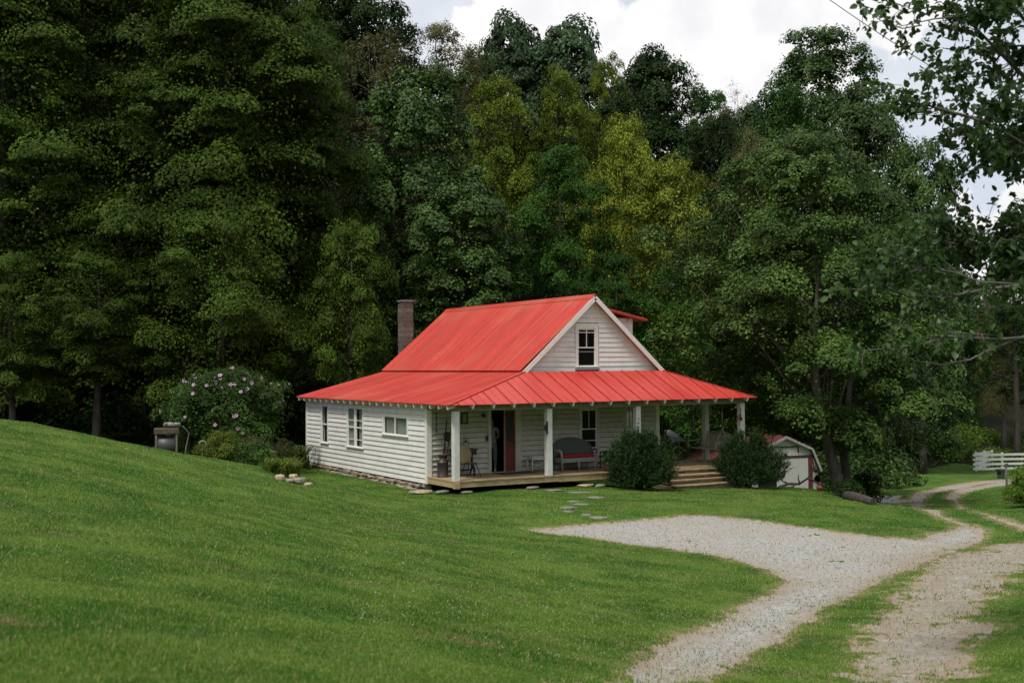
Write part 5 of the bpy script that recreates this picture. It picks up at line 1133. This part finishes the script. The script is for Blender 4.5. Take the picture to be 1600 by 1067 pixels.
m = MB(); m.lathe((0, 0, 0), [(.07, 0), (.075, .04), (.04, .06), (.03, .08)], 14); m.lathe((0, 0, .20), [(.035, 0), (.05, .02), (.02, .08), (.001, .09)], 12); m.build('body', IRON, t)
m = MB(); m.lathe((0, 0, .08), [(.03, 0), (.05, .05), (.045, .09), (.035, .12)], 14); m.build('glass', mat('milky_glass', (.5, .5, .46), rough=.2), t)
m = MB(); m.tube([(-.08, 0, .06), (-.1, 0, .2), (-.06, 0, .32), (0, 0, .36), (.06, 0, .32), (.1, 0, .2), (.08, 0, .06)], .007, 5, cap=False); m.build('bail', IRON, t)
# chain with small hooks on the wall, framed picture, wall lamp, bell box
m = MB(); g = np.random.default_rng(1)
for k in range(13): m.lathe((.29+g.uniform(-.012, .012), -.07, 2.02-k*.052), [(.018, -.006), (.026, 0), (.018, .006), (.012, 0), (.018, -.006)], 8, axis=((1, 0, .3), (0, 1, .2))[k % 2])
for k in (2, 5, 7): m.tube([(.29, -.07, 2.0-k*.08), (.33, -.08, 1.97-k*.08), (.335, -.08, 2.02-k*.08)], .008, 5)
tag(m.build('hanging_chain', IRON), 'dark chain with small hooks hanging on the wall by the left corner', 'chain')
t = at_('framed_picture', 'small dark framed picture on the wall right of the corner post', 'picture', 1.30, -.045, 1.62)
m = MB(); m.box(-.12, .12, -.03, 0, 0, .04); m.box(-.12, .12, -.03, 0, .32, .36); m.box(-.12, -.08, -.03, 0, .041, .319); m.box(.08, .12, -.03, 0, .041, .319); m.build('frame', BLACK, t)
m = MB(); m.box(-.08, .08, -.012, -.002, .04, .32); m.build('print', mat('faded_print', (.35, .34, .30), (.16, .16, .15), 14), t)
t = at_('wall_lamp', 'small dark jelly jar lamp on the wall left of the door', 'lamp', 1.97, -.05, 1.88)
m = MB(); m.lathe((0, 0, 0), [(.06, 0), (.06, .02), (.03, .03), (.03, .08)], 12, axis=(0, -1, 0)); m.build('bracket', IRON, t)
m = MB(); m.lathe((0, -.10, .06), [(.05, 0), (.055, -.03), (.04, -.13), (.001, -.15)], 12); m.build('shade', BLACK, t)
m = MB(); m.box(2.07, 2.15, -.09, -.045, 1.05, 1.22); tag(m.build('switch_box', BLACK, bevel=.006), 'small black box on the wall at the left edge of the door frame', 'box')
m = MB(); m.box(2.30, 3.55, -.85, -.12, .004, .018); tag(m.build('door_mat', mat('dark_mat', (.05, .045, .04), (.03, .028, .025), 30, .95, .5), bevel=.004), 'dark worn mat on the deck in front of the open door', 'mat')
# wicker side table
t = at_('side_table', 'white wicker side table left of the grey wicker loveseat', 'table', 3.76, -.42)
m = MB(); m.box(-.30, .30, -.2, .2, .48, .52); m.box(-.28, .28, -.18, .18, .40, .48); m.build('top', PALEW, t, bevel=.01)
for a in (-1, 1):
    for b_ in (-1, 1): m = MB(); m.tube([(a*.25, b_*.15, .42), (a*.28, b_*.17, 0)], .02, 7); m.build('leg', PALEW, t)
for b_ in (-.16, .16): m = MB(); m.tube([(-.27, b_, .10), (0, b_, .24), (.27, b_, .10)], .012, 6); m.tube([(-.27, b_, .24), (.27, b_, .24)], .012, 6); m.build('stretcher', PALEW, t)
# wicker loveseat
t = at_('wicker_loveseat', 'grey wicker loveseat with a rounded back and red cushion under the window', 'loveseat', 5.14, -.52)
m = MB(); n = 22; vs = []
for i in range(n+1):
    a = math.pi*i/n; x = -.80*math.cos(a); zt = .52+.52*math.sin(a)**.75; cy = .22*math.sin(a); vs += [(x, cy+.02, .22), (x, cy+.06, zt), (x, cy+.10, zt), (x, cy+.07, .22)]
m.add(vs, [(i*4+j, (i+1)*4+j, (i+1)*4+(j+1) % 4, i*4+(j+1) % 4) for i in range(n) for j in range(4)], sm=False); m.build('backrest', WICKERD, t)
m = MB(); m.tube([(-.80*math.cos(math.pi*i/n), .22*math.sin(math.pi*i/n)+.08, .52+.52*math.sin(math.pi*i/n)**.75) for i in range(n+1)], .03, 8); m.build('back_rim', WICKERD, t)
m = MB(); m.box(-.68, .68, -.32, .14, .27, .42); m.build('seat', WICKER, t, bevel=.02)
m = MB(); m.box(-.60, .60, -.35, .12, .422, .54); m.build('cushion', CUSH, t, bevel=.04)
for s in (-1, 1): m = MB(); m.tube([(s*.68, -.34, 0), (s*.68, -.34, .42), (s*.74, -.38, .62), (s*.76, -.30, .67), (s*.78, 0, .66)], [.035, .04, .045, .05, .04], 8); m.build('arm', WICKER, t)
for x in (-.02, .62): m = MB(); m.tube([(x, -.32, .27), (x, -.34, 0)], .03, 7); m.build('leg', WICKER, t)
for x in (-.6, .6): m = MB(); m.tube([(x, .12, .27), (x, .14, 0)], .03, 7); m.build('leg', WICKER, t)
# iron plant stand and trailing plant
t = at_('plant_stand', 'dark iron plant stand between the loveseat and the left yew', 'stand', 6.32, -.45)
m = MB()
for x in (-.18, .0, .18):
    for y in (-.12, .12): m.tube([(x, y, 0), (x, y, .55)], .012, 6)
for z in (.18, .40, .54): m.tube([(-.2, -.12, z), (.2, -.12, z)], .012, 6); m.tube([(-.2, .12, z), (.2, .12, z)], .012, 6)
m.box(-.2, .2, -.13, .13, .541, .56); m.build('frame', IRON, t)
t, _ = shrub('potted_plant', 'trailing green plant spilling at the porch edge just left of the left yew', 940, 39, .7, .42, ROSE, .05, 16, .16, 110, 41, pos=(5.75, -1.55), z0=.02, stems=False); t.location.z = .19; tag(t, None, 'plant')
m = MB(); m.lathe((0, 0, -.188), [(.10, 0), (.15, .17), (.16, .2), (.13, .19), (.001, .18)], 16); m.build('pot', mat('clay_pot', (.25, .12, .07)), t)
# hanging things
t = at_('wind_chime', 'pale tubes hanging under the porch roof beside the third post', 'wind chime', 6.66, -1.55, 2.10)
m = MB(); m.tube([(0, 0, .0), (0, 0, -.12)], .006, 5); m.lathe((0, 0, -.16), [(.001, .04), (.05, .02), (.05, 0), (.001, 0)], 12); m.build('hanger', mat('dark_wood', (.12, .06, .03)), t)
for k, (x, y, l) in enumerate([(-.07, 0, .46), (-.02, .05, .40), (.05, -.03, .54), (.02, -.05, .36)]): m = MB(); m.tube([(x*.5, y*.5, -.16), (x, y, -.22), (x*1.3, y*1.3, -.22-l)], [.012, .03, .024], 8); m.build('tube', mat('pale_chime', (.62, .57, .47), (.5, .45, .37)), t)
m = MB(); m.lathe((.07, 0, -.80), [(.001, 0), (.03, .02), (.03, .05), (.001, .07)], 10); m.build('clapper', TRIM, t)
m = MB(); m.box(-.012, .03, -.02, .02, -.02, .38)
for k in range(7): a = k*.9; m.tube([(-.02, 0, .18), (-.02-.10*abs(math.cos(a))-.03, -.02, .18+.12*math.sin(a))], [.02, .008], 5)
tag(m.build('iron_ornament', IRON, loc=(3.25, -1.90, 1.33)), 'black iron star shaped bracket on the second porch post', 'ornament')
m = MB()
for k in range(9): a = k*.7; m.tube([(0, 0, 0), (.05*math.cos(a), -.01, .05*math.sin(a)), (.13*math.cos(a+.3), -.01, .17*math.sin(a+.3))], .008, 5)
tag(m.build('wreath', mat('dry_vine', (.5, .46, .36), (.36, .3, .2)), loc=(4.70, -.06, 1.72)), 'small pale dried twig wreath on the wall above the loveseat', 'wreath')
m = MB()
for k in range(14): a = k*.45; m.tube([(0, 0, .1), (-.07*math.cos(a)-.04, .05*math.sin(a*2), .0), (-.13*math.cos(a)-.06, .08*math.sin(a*2), -.10)], .007, 5)
m.tube([(.03, 0, .32), (.02, 0, .15), (.03, 0, -.12)], .014, 6); tag(m.build('hanging_vine', mat('red_brown_vine', (.20, .06, .035), (.12, .05, .03)), loc=(11.10, -1.90, 1.62)), 'reddish dried vine hanging on the far right porch post', 'ornament')
# porch swing on ropes
ROPE = mat('pale_rope', (.45, .43, .38)); SW = mat('pale_swing_wood', (.42, .36, .29), (.3, .25, .2), 9, .8, .4)
t = at_('porch_swing', 'pale slatted wooden swing hanging on ropes at the right end of the porch', 'swing', 10.83, -.45, .0)
m = MB()
for k in range(6): m.box(-.28+k*.085, -.22+k*.085, -.75, .75, .46, .485)
m.build('seat', SW, t)
m = MB()
for k in range(14): y = -.74+k*.108; m.beam((.24, y, .50), (.36, y, .98), .02, .06)
m.tube([(.37, -.78, .97)]+[(.38, -.78+1.56*i/10, .99+.06*math.sin(math.pi*i/10)) for i in range(1, 10)]+[(.37, .78, .97)], .03, 6); m.beam((.24, -.78, .50), (.24, .78, .50), .04, .05); m.build('backrest', SW, t)
for s in (-.78, .78): m = MB(); m.beam((-.30, s, .72), (.32, s, .74), .05, .03); m.beam((-.28, s, .46), (-.28, s, .71), .04, .04); m.build('arm', SW, t)
for s in (-.80, .80): m = MB(); m.tube([(.0, s, 2.1), (.0, s, 1.2)], .012, 6); m.tube([(.0, s, 1.2), (-.26, s, .76)], .010, 6); m.tube([(.0, s, 1.2), (.32, s, .78)], .010, 6); m.build('rope', ROPE, t)
# small metal roofed feeder house on a white post beyond the porch
q = v3((10.45, 1.45, 0)); zg = gz(q[0], q[1]); t = thing('well_cover', 'small grey metal pyramid roof on a white post behind the porch', 'shelter', (q[0], q[1], zg))
m = MB(); A = 1.02-zg; hw = .50; top = [(-.14, -.14, A), (.14, -.14, A), (.14, .14, A), (-.14, .14, A)]; bt = [(-hw, -hw, A-.36), (hw, -hw, A-.36), (hw, hw, A-.36), (-hw, hw, A-.36)]
m.add(bt+top, [(0, 1, 5, 4), (1, 2, 6, 5), (2, 3, 7, 6), (3, 0, 4, 7), (4, 5, 6, 7), (3, 2, 1, 0)])
for k in range(4):
    for u in np.linspace(0, 1, 6):
        b0, b1, t0_, t1_ = v3(bt[k]), v3(bt[(k+1) % 4]), v3(top[k]), v3(top[(k+1) % 4]); m.beam(b0+(b1-b0)*u+v3((0, 0, .01)), t0_+(t1_-t0_)*u+v3((0, 0, .01)), .03, .02)
m.build('roof', GREYMET, t)
for sx in (-.3, .3): m = MB(); m.box(sx-.04, sx+.04, -.04, .04, -.2, A-.37); m.build('post', TRIM, t)

# ------------------------------------------------------------------ the person in the doorway
SKIN = mat('skin', (.42, .24, .17), (.38, .21, .15), 8, .6, .02); HAIR = mat('brown_hair', (.06, .035, .02), (.03, .02, .012), 30, .6, .3); JEAN = mat('faded_denim', (.20, .26, .33), (.13, .17, .23), 12, .9, .2); TOP = mat('grey_blouse', (.42, .44, .46), (.32, .34, .37), 10, .9, .2); PAPER = mat('tan_bag', (.50, .36, .20), (.4, .28, .15))
pr_ = at_('person', 'person in a pale top and faded jeans holding a tan bundle inside the open door', 'person', 2.66, .62, .0, R_(-35))
def skin(name, verts, edges, mt, parent, lv=1):
    me = bpy.data.meshes.new(name); me.from_pydata([v[:3] for v in verts], edges, []); me.materials.append(mt); o = addob(name, me, parent)
    sm = o.modifiers.new('skin', 'SKIN'); sv_ = me.skin_vertices[0].data
    for i, v in enumerate(verts): r = v[3]; sv_[i].radius = (r, v[4] if len(v) > 4 else r)
    sv_[0].use_root = True; sm.use_smooth_shade = True; ss = o.modifiers.new('subsurf', 'SUBSURF'); ss.levels = lv; ss.render_levels = lv; return o
# faces -y in its own frame; x is its left-right
BV = [(0, 0, .95, .13, .10), (0, 0, 1.12, .115, .09), (0, .01, 1.30, .14, .10), (0, .01, 1.42, .11, .075), (0, -.005, 1.49, .05, .05), (0, -.02, 1.57, .07, .08), (0, -.02, 1.66, .075, .09), (0, -.01, 1.73, .05, .06), (0, -.115, 1.60, .012, .012)]
BE = [(0, 1), (1, 2), (2, 3), (3, 4), (4, 5), (5, 6), (6, 7), (5, 8)]
for s in (-1, 1):
    b = len(BV)
    BV += [(s*.17, .01, 1.40, .05), (s*.22, .03, 1.15, .04), (s*.12, -.20, 1.06, .032), (s*.05, -.27, 1.05, .026), (s*.09, 0, .90, .095), (s*.10, -.01, .50, .06), (s*.10, .01, .12, .038), (s*.105, .02, .05, .035), (s*.115, -.12, .03, .032)]
    BE += [(3, b), (b, b+1), (b+1, b+2), (b+2, b+3), (0, b+4), (b+4, b+5), (b+5, b+6), (b+6, b+7), (b+7, b+8)]
    for k in range(4):
        c = len(BV); dz = .03-.02*k; BV += [(s*.025, -.30, 1.05+dz, .009), (s*-.01, -.325, 1.045+dz, .008), (s*-.035, -.315, 1.03+dz, .007)]; BE += [(b+3, c), (c, c+1), (c+1, c+2)]
    c = len(BV); BV += [(s*.05, -.29, 1.09, .010), (s*.03, -.30, 1.12, .008)]; BE += [(b+3, c), (c, c+1)]
skin('body', BV, BE, SKIN, pr_)
skin('hair', [(0, .03, 1.70, .085), (0, .05, 1.60, .08), (0, .06, 1.50, .05), (0, -.02, 1.745, .07)], [(0, 1), (1, 2), (0, 3)], HAIR, pr_)
JV = [(0, 0, .93, .145, .115), (0, 0, 1.04, .13, .10)]; JE = [(0, 1)]
for s in (-1, 1): b = len(JV); JV += [(s*.09, 0, .84, .105), (s*.10, -.01, .50, .082), (s*.10, .01, .24, .075)]; JE += [(0, b), (b, b+1), (b+1, b+2)]
skin('jeans', JV, JE, JEAN, pr_)
TV = [(0, 0, 1.0, .14, .11), (0, 0, 1.14, .13, .105), (0, .01, 1.30, .155, .115), (0, .01, 1.41, .12, .085)]; TE = [(0, 1), (1, 2), (2, 3)]
for s in (-1, 1): b = len(TV); TV += [(s*.17, .01, 1.395, .065), (s*.215, .025, 1.22, .058)]; TE += [(3, b), (b, b+1)]
skin('blouse', TV, TE, TOP, pr_)
for s in (-1, 1): m = MB(); m.rock((s*.11, -.06, .035), .045, .13, .035, 3, rz_rot=0); m.build('shoe', TRIM, pr_, bevel=.005)
m = MB(); m.rock((0, 0, 0), .15, .07, .055, 4, rz_rot=0); wp = Matrix.Rotation(R_(-35), 4, 'Z')@Vector((0, -.27, 1.0)); o = m.build('bundle', PAPER, loc=(2.66+wp.x, .62+wp.y, wp.z), bevel=.01); o.rotation_euler.z = R_(-35); tag(o, 'tan paper bundle held at the waist by the person in the doorway', 'bundle')
# white clover heads in the near lawn
g = np.random.default_rng(55); d = g.uniform(9, 30, 1100); a = fa+g.uniform(-R_(12), R_(8), 1100); P = np.c_[CAM[0]+d*np.cos(a), CAM[1]+d*np.sin(a)]; gv, ge = gravel(P); P = P[(ge > .3) & (fbm(P[:, 0], P[:, 1], .8, 2, 8) > .42)]
z = ground(P)+.05; n = len(P); c = np.c_[P, z]; o8 = np.array([(1, 0, 0), (0, 1, 0), (-1, 0, 0), (0, -1, 0), (0, 0, 1), (0, 0, -1)])*.006; V = (c[:, None]+o8[None]).reshape(-1, 3)
F = (np.arange(n)[:, None, None]*6+np.array([(0, 1, 4), (1, 2, 4), (2, 3, 4), (3, 0, 4), (1, 0, 5), (2, 1, 5), (3, 2, 5), (0, 3, 5)])[None]).reshape(-1, 3)
tag(addob('clover', npmesh('clover', V, F, mat('clover_white', (.6, .6, .52)))), 'tiny white clover heads scattered through the near lawn', 'clover', kind='stuff')
